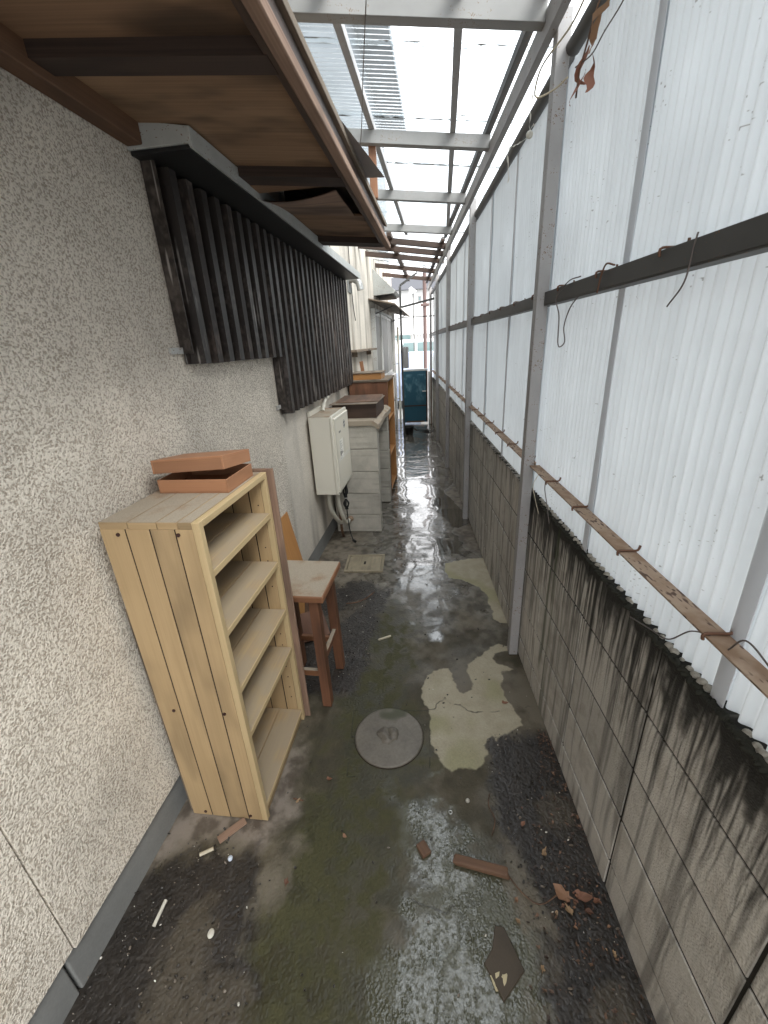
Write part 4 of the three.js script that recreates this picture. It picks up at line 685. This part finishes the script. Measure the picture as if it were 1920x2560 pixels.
// ---------------------------------------------------------------- ground fittings and litter
{
  const m = thing('manhole_cover', 'round concrete manhole cover with a central handle in the alley floor', 'manhole cover', [-0.113, 0, -1.325]);
  const tC = tex(512, 512, (u, v, o) => { const a = fbm(u * 6, v * 6, 5, 381, 6, 6), f = fbm(u * 60, v * 60, 2, 383, 60, 60), k = 0.7 + 0.45 * a + 0.3 * (f - 0.5), c = mix3([0.16 * k, 0.14 * k, 0.112 * k], [0.06, 0.06, 0.03], sst(0.55, 0.72, fbm(u * 3, v * 3, 3, 385, 3, 3))); o[0] = c[0]; o[1] = c[1]; o[2] = c[2]; });
  const mat = std({ map: tC, bumpMap: tC, bumpScale: 0.004, roughness: 0.5 });
  const disc = new THREE.LatheGeometry([[0, 0.011], [0.03, 0.0115], [0.06, 0.01], [0.14, 0.0085], [0.147, 0.0075], [0.149, 0.004], [0.149, -0.01]].map((q) => new THREE.Vector2(...q)), 56);
  { const p = disc.attributes.position, uv = disc.attributes.uv; for (let i = 0; i < p.count; i++) uv.setXY(i, p.getX(i) * 2.5, p.getZ(i) * 2.5); }
  obj('cover', disc, mat, m);
  const ring = new THREE.LatheGeometry([[0.1495, -0.005], [0.1495, 0.0022], [0.1515, 0.0022], [0.152, -0.005]].map((q) => new THREE.Vector2(...q)), 56); obj('gap_ring', ring, M.blackGroove, m);
  const boss = new THREE.SphereGeometry(1, 26, 14); { const p = boss.attributes.position, uv = boss.attributes.uv; for (let i = 0; i < p.count; i++) { const x = p.getX(i), y = p.getY(i), z = p.getZ(i), n = 0.75 + 0.6 * fbm(x * 2 + 9, z * 2 + 4, 3, 387), slit = 0.6 * Math.exp(-(((x - 0.35 * z) / 0.14) ** 2)) * sst(0.75, 0.5, Math.abs(z)); p.setXYZ(i, x * 0.047 * n, 0.0085 + y * 0.019 * n * (1 - slit), z * 0.042 * n); uv.setXY(i, x * 0.12, z * 0.12); } boss.computeVertexNormals(); } obj('handle', boss, mat, m);
  M.dirtyBlock = std({ map: rep(tBlk, 0.3, 0.3), color: lin(0.62, 0.56, 0.44), roughness: 0.7 });
  const ic = thing('inspection_cover', 'square concrete inspection cover set in the floor near the block stacks', 'cover', [-0.352, 0, -2.885], -0.02);
  obj('frame', [bx(-0.15, 0.15, -0.01, 0.012, 0.115, 0.135, 0.002), bx(-0.15, 0.15, -0.01, 0.012, -0.135, -0.115, 0.002), bx(-0.15, -0.131, -0.01, 0.012, -0.114, 0.114, 0.002), bx(0.131, 0.15, -0.01, 0.012, -0.114, 0.114, 0.002)], M.dirtyBlock, ic);
  const lid = obj('lid', bx(-0.128, 0.128, -0.005, 0.007, -0.112, 0.112, 0.003), M.dirtyBlock, ic); obj('grip', bx(-0.008, 0.008, 0.0072, 0.0095, -0.022, 0.022, 0.001), M.mortar, lid);

  // leaves
  const leafMats = [[0.2, 0.09, 0.05], [0.23, 0.12, 0.065], [0.13, 0.06, 0.035], [0.28, 0.18, 0.095]].map((c) => std({ color: lin(...c), roughness: 0.6, side: THREE.DoubleSide }));
  const leafGeo = (seed) => { const r = rng(seed), n = 15, pos = [], ix = [], rim = []; pos.push(0, 0.002, 0); for (let k = 0; k < n; k++) { const a = (k / n) * 6.283, q = 0.5 * (0.72 + 0.28 * Math.cos(a)) * (0.5 + 0.85 * r() * (k % 2 ? 0.7 : 1)), x = q * Math.cos(a), z = 0.62 * q * Math.sin(a); pos.push(x, 0.3 * Math.abs(z) + 0.5 * x * x + 0.28 * r() * r(), z); } for (let k = 0; k < n; k++) ix.push(0, 1 + ((k + 1) % n), 1 + k); const g = new THREE.BufferGeometry(); g.setAttribute('position', new THREE.Float32BufferAttribute(pos, 3)); g.setIndex(ix); g.computeVertexNormals(); return g; };
  const leaves = [1, 2, 3, 4, 5].map(leafGeo);
  const leaf = (x, z, s, k, label, group, y = 0.007) => { const o = obj('fallen_leaf', leaves[k % 5], leafMats[k % 4]); o.position.set(x, y, z); o.scale.setScalar(s); o.rotation.y = (k * 2.4) % 6.28; tag(o, label, 'leaf', group); return o; };
  leaf(-0.349, -1.126, 0.034, 0, 'single pinkish leaf left of the manhole cover on moss');
  leaf(-0.253, -0.918, 0.024, 1, 'small pink leaf alone in the middle of the green moss');
  leaf(-0.452, -1.035, 0.028, 3, 'curled pale leaf next to a twig below the bookshelf corner');
  leaf(-0.427, -0.785, 0.034, 2, 'crumpled leaf at the edge of the dark soil on the left');
  leaf(0.444, -0.759, 0.075, 1, 'largest brown crumpled leaf in the litter by the block wall', null, 0.01);
  leaf(0.485, -0.76, 0.07, 0, 'reddish crumpled leaf touching the largest leaf by the wall', null, 0.01);
  leaf(0.413, -0.875, 0.04, 3, 'tan leaf above the litter heap on dark soil at right');
  leaf(0.42, -1.5, 0.045, 0, 'wet red leaf on the damp spot of the dry patch');
  const G2 = 'leaves littering the right side of the floor';
  for (let k = 0; k < 34; k++) { const q0 = rnd() < 0.6, z = q0 ? -0.6 - 0.2 * rnd() : -0.4 - 0.65 * rnd(), x = q0 ? 0.4 + 0.15 * rnd() : 0.28 + 0.27 * rnd(); leaf(x, z, 0.01 + 0.034 * rnd() ** 2, k + 3, 'small dead brown leaf in the litter along the block wall', G2); }
  M.wetTile = std({ map: rep(tBlk, 0.4, 0.4), color: lin(0.13, 0.1, 0.07), roughness: 0.6 });
  { // shredded leaf litter along the wall foot
    const r = rng(66), N = 900, im = new THREE.InstancedMesh(leaves[2], std({ color: 0xffffff, roughness: 0.55, side: THREE.DoubleSide }), N), mt = new THREE.Matrix4(), q = new THREE.Quaternion(), c = new THREE.Color();
    for (let k = 0; k < N; k++) { const t = r(), z = -0.35 - 1.0 * t, x = 0.57 - (0.05 + 0.24 * sst(1, 0.2, t)) * r() ** 1.3, s = 0.004 + 0.014 * r() ** 3; q.setFromEuler(new THREE.Euler(r() * 0.8 - 0.4, r() * 6.3, r() * 0.8 - 0.4)); mt.compose(new THREE.Vector3(x, 0.006 + 0.003 * r(), z), q, new THREE.Vector3(s * 1.4, s, s)); im.setMatrixAt(k, mt); const b = r(); c.setRGB(...mix3([0.035, 0.02, 0.014], [0.17, 0.09, 0.05], b * b)); im.setColorAt(k, c); }
    im.name = 'leaf_litter'; im.userData = { kind: 'stuff', label: 'shredded dead leaf litter along the foot of the block wall', category: 'litter' }; im.castShadow = im.receiveShadow = true; scene.add(im);
  }
  // bigger scraps
  const chip = (name, label, cat, g, mat, x, z, ry = 0, y = 0.003) => { const o = obj(name, g, mat); o.position.set(x, y, z); o.rotation.y = ry; return tag(o, label, cat); };
  const rough = (g, a, seed) => { const p = g.attributes.position; for (let i = 0; i < p.count; i++) { const x = p.getX(i), y = p.getY(i), z = p.getZ(i), n = 1 + a * (fbm(x * 60 + seed, y * 60 + z * 70, 3, 391) - 0.5); p.setXYZ(i, x * n, y, z * n); } g.computeVertexNormals(); return g; };
  chip('wood_chip', 'small square brown wood chip lying on the wet sheen', 'wood chip', bx(-0.017, 0.017, 0, 0.014, -0.022, 0.022, 0.003, 'z'), M.rottenWood, 0.018, -0.883, 0.55);
  chip('rotten_plank', 'rotten dark wood stick lying beside the wet floor', 'stick', rough(bx(-0.085, 0.085, 0, 0.02, -0.014, 0.014, 0.004, 'x'), 0.25, 3), M.rottenWood, 0.2, -0.835, -0.22);
  chip('broken_tile', 'broken brown tile half sunk in soil near the bottom edge', 'tile', (() => { const s = new THREE.Shape(); [[-0.085, -0.03], [0.0, -0.05], [0.052, 0.03], [0.04, 0.05], [-0.01, 0.035], [-0.05, 0.04]].forEach(([a, b], i) => (i ? s.lineTo(a, b) : s.moveTo(a, b))); const g = new THREE.ExtrudeGeometry(s, { depth: 0.006, bevelEnabled: true, bevelSize: 0.002, bevelThickness: 0.002, bevelSegments: 1 }); g.rotateX(-Math.PI / 2); return uvBox(g, 'x'); })(), M.wetTile, 0.235, -0.625, 0.95, 0.0);
  chip('paper_scrap', 'pale scrap of paper beside the broken tile', 'paper', (() => { const g = new THREE.PlaneGeometry(0.045, 0.032, 4, 3); g.rotateX(-Math.PI / 2); const p = g.attributes.position; for (let i = 0; i < p.count; i++) p.setY(i, 0.006 * vn(i * 1.7, 2, 5)); g.computeVertexNormals(); return g; })(), std({ color: lin(0.5, 0.43, 0.27), roughness: 0.9, side: THREE.DoubleSide }), 0.209, -0.575, 0.3, 0.004);
  chip('white_straw', 'thin white plastic tube lying on the dark soil at left', 'tube', tube([[0, 0.005, -0.033], [0, 0.005, 0.03]], 0.0055, 3, 8), M.pvc, -0.8, -0.695, -0.05);
  chip('pale_pebble', 'oval cream pebble on dark soil near the bottom', 'pebble', (() => { const g = new THREE.SphereGeometry(0.01, 12, 8); g.scale(1, 0.5, 1.25); return g; })(), M.pvc, -0.62, -0.653, 0.2, 0.006);
  chip('round_pebble', 'small grey round pebble on wet concrete', 'pebble', new THREE.IcosahedronGeometry(0.008, 2), M.pileBlock, 0.189, -1.048, 0, 0.006);
  chip('steel_ring', 'tiny steel washer lying on wet concrete', 'washer', (() => { const g = new THREE.TorusGeometry(0.006, 0.002, 6, 14); g.rotateX(Math.PI / 2); return g; })(), M.flue, 0.121, -1.008);
  chip('cream_stick', 'short cream stick on the pale floor below the bookshelf', 'stick', tube([[-0.02, 0.006, 0.012], [0.02, 0.006, -0.008]], 0.006, 3, 7), M.twine, -0.727, -0.866);
  chip('plastic_bit', 'tiny pale blue plastic bit near the cream stick', 'plastic', rough(new THREE.IcosahedronGeometry(0.008, 1), 0.4, 2), std({ color: lin(0.55, 0.6, 0.68), roughness: 0.4 }), -0.638, -0.847, 0, 0.006);
  chip('chipboard_scrap', 'flat reddish wood scrap under the near corner of bookshelf', 'wood scrap', bx(-0.05, 0.05, 0, 0.006, -0.014, 0.014, 0.001, 'x'), M.fascia, -0.665, -0.935, 0.75);
  chip('wood_splinter', 'thin pale wood splinter on the floor by the puddle', 'splinter', bx(-0.04, 0.04, 0, 0.008, -0.005, 0.005, 0.001, 'x'), M.twine, -0.16, -1.98, 0.45);
  const twig = (label, pts, r) => tag(obj('twig', tube(pts, r, 0, 6), M.rottenWood), label, 'twig');
  twig('thin curving twig on concrete left of the dark right soil', [[0.274, 0.006, -1.075], [0.262, 0.012, -1.03], [0.275, 0.01, -0.98], [0.255, 0.006, -0.93]], 0.0018);
  twig('pale forked twig below the far edge of the stool', [[-0.43, 0.01, -2.33], [-0.36, 0.012, -2.34], [-0.3, 0.016, -2.38], [-0.25, 0.018, -2.45]], 0.0045);
  twig('long bent twig through the leaf litter by the wall', [[0.28, 0.006, -0.82], [0.32, 0.014, -0.76], [0.36, 0.01, -0.74], [0.45, 0.014, -0.78]], 0.002);
  twig('short brown twig beside the curled pale leaf', [[-0.47, 0.006, -1.05], [-0.43, 0.009, -1.04]], 0.003);
  // grit
  const gr = rng(91), grit = new THREE.InstancedMesh(new THREE.IcosahedronGeometry(1, 0), std({ color: 0xffffff, roughness: 0.35 }), 5200), mt = new THREE.Matrix4(), q = new THREE.Quaternion(), e = new THREE.Euler(), col = new THREE.Color();
  let n = 0;
  for (let t = 0; t < 60000 && n < 5200; t++) {
    const x = -0.95 + 1.52 * gr(), z = -0.3 - 2.4 * gr(), inD = Math.min(dirtL(x, z), dirtR(x, z), dirtS(x, z)) < 0.02 * gr(); if (!inD && gr() > 0.05) continue;
    const s = 0.0011 + 0.0035 * gr() ** 4; e.set(gr() * 6, gr() * 6, gr() * 6); mt.compose(new THREE.Vector3(x, 0.003 + s * 0.3, z), q.setFromEuler(e), new THREE.Vector3(s, s * 0.7, s * (1 + gr())));
    grit.setMatrixAt(n, mt); const b = gr(); if (b > 0.975) col.setRGB(0.6, 0.57, 0.5); else if (b > 0.8) col.setRGB(0.16, 0.13, 0.1); else col.setRGB(0.03, 0.025, 0.02); grit.setColorAt(n, col); n++;
  }
  grit.count = n; grit.name = 'grit'; grit.userData.kind = 'stuff'; grit.userData.label = 'dark soil crumbs and grit scattered over the alley floor'; grit.userData.category = 'grit'; grit.castShadow = grit.receiveShadow = true; scene.add(grit);
}
// ---------------------------------------------------------------- wires, twine and dead vine on the frame
{
  const wire = (name, label, pts, r, mat, cat = 'wire') => tag(obj(name, tube(pts, r, pts.length * 8, 6), mat), label, cat);
  wire('looped_wire', 'looped rusty wire hanging below the middle rail beside the near post', [[0.549, 1.76, -1.48], [0.545, 1.757, -1.57], [0.54, 1.715, -1.66], [0.538, 1.66, -1.61], [0.54, 1.6, -1.605], [0.54, 1.572, -1.6], [0.538, 1.558, -1.575], [0.54, 1.574, -1.535], [0.538, 1.62, -1.55], [0.54, 1.677, -1.515], [0.548, 1.704, -1.48]], 0.0019, M.wire);
  wire('tie_wire', 'thin wire tail dangling from the middle rail at right', [[0.549, 1.76, -0.93], [0.546, 1.74, -0.93], [0.544, 1.68, -0.935], [0.545, 1.64, -0.98]], 0.0016, M.wire);
  wire('rusty_tie', 'short rusty twisted tie on the middle rail between the sheets', [[0.55, 1.757, -1.26], [0.545, 1.765, -1.3], [0.544, 1.74, -1.32], [0.543, 1.7, -1.33]], 0.0024, M.rustWire);
  wire('lower_wire', 'thin wire trailing from the rusty rail over the block wall', [[0.555, 1.064, -0.66], [0.545, 1.05, -0.69], [0.54, 0.99, -0.74], [0.545, 0.965, -0.8], [0.55, 0.93, -0.9]], 0.0015, M.wire);
  wire('rail_wire', 'curled wire end sticking up at the right picture edge', [[0.56, 1.064, -0.62], [0.565, 1.1, -0.6], [0.57, 1.09, -0.56], [0.57, 1.06, -0.5]], 0.0016, M.wire);
  wire('black_wire', 'black wire ends hanging under the rusty rail beside post', [[0.552, 1.062, -1.62], [0.546, 1.03, -1.6], [0.546, 0.98, -1.56], [0.55, 0.94, -1.545], [0.552, 0.91, -1.53]], 0.0018, M.wire);
  wire('fine_wire', 'fine pale wire below the rusty rail next to near post', [[0.55, 1.063, -1.7], [0.542, 1.0, -1.74], [0.548, 0.95, -1.72], [0.55, 0.9, -1.66]], 0.0013, M.twine);
  wire('vinyl_twine', 'loose pale twine arching at the top of the near post', [[0.5, 2.42, -1.47], [0.485, 2.38, -1.56], [0.45, 2.36, -1.74], [0.455, 2.32, -1.79], [0.5, 2.315, -1.74], [0.522, 2.32, -1.69]], 0.0028, M.twine, 'twine');
  wire('ceiling_wire', 'thin dark wire crossing upward under the clear roof', [[-0.084, 2.6, -1.81], [-0.13, 2.59, -2.2], [-0.18, 2.58, -2.65], [-0.205, 2.5, -2.74]], 0.002, M.wire);
  wire('eaves_wire', 'tangled pale wire ends at the broken eaves corner', [[-0.21, 2.29, -2.1], [-0.2, 2.36, -2.3], [-0.19, 2.3, -2.35], [-0.18, 2.4, -2.6], [-0.17, 2.56, -2.8]], 0.0022, M.twine);
  // dead vine
  const v = thing('dead_vine', 'dried brown vine with withered leaves hanging beside the near post', 'vine', [0.5, 2.2, -1.5]);
  obj('stem', tube([[0.03, 0.21, 0.05], [0.01, 0.15, 0.03], [0.005, 0.1, 0], [0, 0.06, -0.02], [-0.005, 0.0, -0.015]], 0.0025, 24, 6), M.rottenWood, v);
  obj('tendril', tube([[0.04, 0.2, 0.1], [0.05, 0.14, 0.11], [0.03, 0.1, 0.04], [0.02, 0.08, 0.0], [-0.01, 0.07, -0.03]], 0.0018, 24, 5), M.wire, v);
  const lm = std({ color: lin(0.25, 0.14, 0.075), roughness: 0.8, side: THREE.DoubleSide }), lm2 = std({ color: lin(0.22, 0.09, 0.055), roughness: 0.8, side: THREE.DoubleSide });
  [[0.022, 0.15, 0.03, 0.075, lm], [0.014, 0.11, 0.012, 0.085, lm], [0.004, 0.06, -0.008, 0.08, lm2], [-0.004, 0.02, -0.014, 0.07, lm2], [0.012, 0.03, 0.02, 0.08, lm2]].forEach(([x, y, z, s, m], k) => { const g = new THREE.PlaneGeometry(0.22 * s, s, 3, 8), p = g.attributes.position; for (let i = 0; i < p.count; i++) { const t = p.getY(i) / s, wd = Math.cos(t * 2.6); p.setX(i, p.getX(i) * wd + 0.12 * s * Math.sin(t * 6 + k)); p.setZ(i, 0.25 * s * Math.sin(t * 4 + p.getX(i) * 60 + k)); } g.computeVertexNormals(); g.rotateY(1.2 + k); g.translate(x, y, z); obj('leaf', g, m, v); });
  // vinyl tape
  const tp = thing('vinyl_tape', 'knotted white vinyl tape tied to the top rail', 'tape', [0.53, 2.3, -2.3]);
  const ribbon = (pts, w) => { const c = new THREE.CatmullRomCurve3(pts.map((p) => new THREE.Vector3(...p))), n = 16, pos = [], ix = []; for (let i = 0; i <= n; i++) { const p = c.getPoint(i / n), ww = w * (0.6 + 0.5 * Math.sin(i * 1.3)); pos.push(p.x, p.y, p.z - ww, p.x + 0.004 * Math.sin(i), p.y, p.z + ww); if (i) ix.push(2 * i - 2, 2 * i - 1, 2 * i, 2 * i - 1, 2 * i + 1, 2 * i); } const g = new THREE.BufferGeometry(); g.setAttribute('position', new THREE.Float32BufferAttribute(pos, 3)); g.setIndex(ix); g.computeVertexNormals(); return g; };
  obj('strand', ribbon([[0.005, 0.18, 0.14], [0, 0.1, 0.15], [0, 0.045, 0.16]], 0.008), M.tape, tp); obj('strand', ribbon([[0, 0.045, 0.16], [-0.005, 0.06, 0.06], [-0.005, 0.085, -0.04], [0.01, 0.12, -0.16], [0.005, 0.14, -0.23]], 0.012), M.tape, tp); obj('strand', ribbon([[0.005, 0.14, -0.22], [-0.005, 0.1, -0.21], [0, 0.04, -0.2], [0, -0.01, -0.19]], 0.016), M.tape, tp); obj('strand', ribbon([[0, 0.045, 0.16], [0, 0.06, 0.2], [0, 0.05, 0.23]], 0.014), M.tape, tp);
  const kn = new THREE.IcosahedronGeometry(0.014, 1); kn.translate(0, 0.046, 0.16); obj('knot', kn, M.tape, tp);
}
// ---------------------------------------------------------------- street beyond the gate
{
  const br = std({ color: lin(0.13, 0.085, 0.078), roughness: 0.7 }), wl = std({ color: lin(0.75, 0.75, 0.74), roughness: 0.9 }), roofG = std({ color: lin(0.12, 0.125, 0.14), roughness: 0.8 }), gl = phys({ color: lin(0.1, 0.16, 0.16), roughness: 0.1, clearcoat: 1 });
  const up = thing('street_pole', 'reddish brown steel pole standing in the street behind the gate', 'pole', [0.535, 0, -11]);
  obj('shaft', tube([[0, 0, 0], [0, 3.2, 0]], 0.045, 2, 14), br, up); obj('clamp', bx(-0.1, 0.1, 2.38, 2.44, -0.06, 0.06, 0.01), br, up); obj('foot', bx(-0.14, 0.1, 0, 0.94, -0.05, 0.05, 0.01), M.steelLight, up);
  const lp = thing('street_lamp', 'slim street lamp with white cone shade beyond the cars', 'lamp', [0.385, 0, -16]);
  obj('mast', tube([[0, 0, 0], [0, 3.15, 0]], 0.02, 2, 8), M.steelDark, lp); { const g = new THREE.CylinderGeometry(0.05, 0.14, 0.2, 16, 1, false); g.rotateZ(0.5); g.translate(-0.05, 3.24, 0); obj('lamp_shade', g, M.white, lp); }
  const b = thing('white_house', 'white two storey house with grey roof across the street', 'house', [0, 0, -28]);
  obj('wall', bx(-6, 5, -0.03, 4.55, -8, 0, 0.02), wl, b);
  { const s = new THREE.Shape(); [[-6.6, 4.5], [5.6, 4.5], [3.6, 5.15], [-4.6, 5.15]].forEach(([p, q], i) => (i ? s.lineTo(p, q) : s.moveTo(p, q))); const g = new THREE.ExtrudeGeometry(s, { depth: 8.8, bevelEnabled: false }); g.translate(0, 0, -8.4); obj('roof', uvBox(g, 'x'), roofG, b); }
  for (const [x, y, w, h] of [[0.95, 3.86, 0.22, 0.3], [-2.4, 3.2, 0.9, 0.9], [3, 3.2, 0.9, 0.9], [-0.6, 1.0, 1.2, 1.1], [2.4, 0.9, 1.4, 1.2]]) { const wd = obj('window', bx(x, x + w, y, y + h, 0.001, 0.04, 0.01), M.steel, b); obj('pane', bx(x + 0.05, x + w - 0.05, y + 0.05, y + h - 0.05, 0.0405, 0.045, 0), gl, wd); }
  const fe = thing('street_fence', 'low grey slatted fence in front of the white house', 'fence', [0.4, 0, -24]);
  for (let k = 0; k < 16; k++) obj('slat', bx(k * 0.16, k * 0.16 + 0.09, -0.03, 1.95, -0.02, 0.02, 0.004), M.steelLight, fe); obj('fence_rail', bx(-0.05, 2.6, 1.951, 2.0, -0.03, 0.03, 0.004, 'x'), M.steelLight, fe);
  const st = thing('outdoor_stair', 'grey outdoor steel stair rising beside the white house', 'stair', [-1.1, 0, -23]);
  for (let k = 0; k < 12; k++) obj('step', bx(k * 0.14 - 0.5, k * 0.14 - 0.3, 3.0 - k * 0.15, 3.03 - k * 0.15, -0.4, 0.4, 0.005), M.steel, st); obj('stringer', beam([-0.5, 2.97, 0.42], [1.3, 1.05, 0.42], 0.03, 0.12), wl, st);
  obj('support', bx(-0.5, -0.4, -0.03, 2.9, -0.4, -0.3, 0.01), M.steel, st); obj('support', bx(1.2, 1.28, -0.03, 1.05, 0.38, 0.45, 0.01), M.steel, st);
  const car = (label, pos, turn, paint, roofH, L) => {
    const c = thing('parked_car', label, 'car', pos, turn, 'cars parked in the street');
    const sec = (pts, w, name, mat, parent) => { const s = new THREE.Shape(); pts.forEach(([p, q], i) => (i ? s.lineTo(p, q) : s.moveTo(p, q))); const g = new THREE.ExtrudeGeometry(s, { depth: w - 0.12, bevelEnabled: true, bevelSize: 0.05, bevelThickness: 0.06, bevelSegments: 3 }); g.translate(0, 0, -(w - 0.12) / 2); return obj(name, uvBox(g, 'x'), mat, parent); };
    const body = sec([[-L / 2, 0.3], [-L / 2 + 0.05, 0.75], [-L / 2 + 0.9, 0.9], [L / 2 - 0.1, 0.88], [L / 2, 0.6], [L / 2 - 0.03, 0.28]], 1.6, 'body', paint, c);
    sec([[-L / 2 + 0.85, 0.95], [-L / 2 + 1.45, roofH - 0.05], [L / 2 - 0.55, roofH - 0.05], [L / 2 - 0.15, 0.95]], 1.42, 'cabin', paint, body);
    for (const z of [-0.72, 0.72]) { for (const [a, b2, t0, t1] of [[-L / 2 + 1.2, -L / 2 + 1.95, 0.3, 0], [-L / 2 + 2.05, L / 2 - 0.45, 0, 0.15]]) { const s = new THREE.Shape(); s.moveTo(a, 0.97); s.lineTo(a + t0, roofH - 0.12); s.lineTo(b2 - t1, roofH - 0.12); s.lineTo(b2, 0.97); const g = new THREE.ExtrudeGeometry(s, { depth: 0.012, bevelEnabled: false }); g.translate(0, 0, z > 0 ? z : z - 0.012); obj('side_window', g, gl, body); } }
    const ws = bx(-0.006, 0.006, 0, Math.hypot(0.55, roofH - 1.05), -0.6, 0.6, 0.002); ws.rotateZ(-Math.atan2(0.55, roofH - 1.05)); ws.translate(-L / 2 + 0.87, 1.0, 0); obj('windscreen', ws, gl, body);
    for (const x of [-L / 2 + 0.7, L / 2 - 0.65]) for (const z of [-0.72, 0.72]) { const g = new THREE.CylinderGeometry(0.3, 0.3, 0.19, 22); g.rotateX(Math.PI / 2); g.translate(x, 0.27, z); const w = obj('wheel', g, M.black, c); const r = new THREE.CylinderGeometry(0.18, 0.18, 0.2, 14); r.rotateX(Math.PI / 2); r.translate(x, 0.27, z); obj('rim', r, M.flue, w); }
    for (const z of [-0.55, 0.55]) obj('headlight', bx(-L / 2 - 0.05, -L / 2 + 0.08, 0.6, 0.72, z - 0.16, z + 0.16, 0.03), M.white, c);
  };
  car('dark blue hatchback with pale roof parked right behind the gate', [0.3, -0.03, -12.9], -0.35 - Math.PI / 2 + 0.1, std({ color: lin(0.25, 0.3, 0.42), roughness: 0.3 }), 1.38, 3.4);
  car('white van parked further back in the street', [0.4, -0.03, -19], 0.1, std({ color: lin(0.72, 0.73, 0.73), roughness: 0.35 }), 1.75, 3.9);
}

renderer.render(scene, camera);
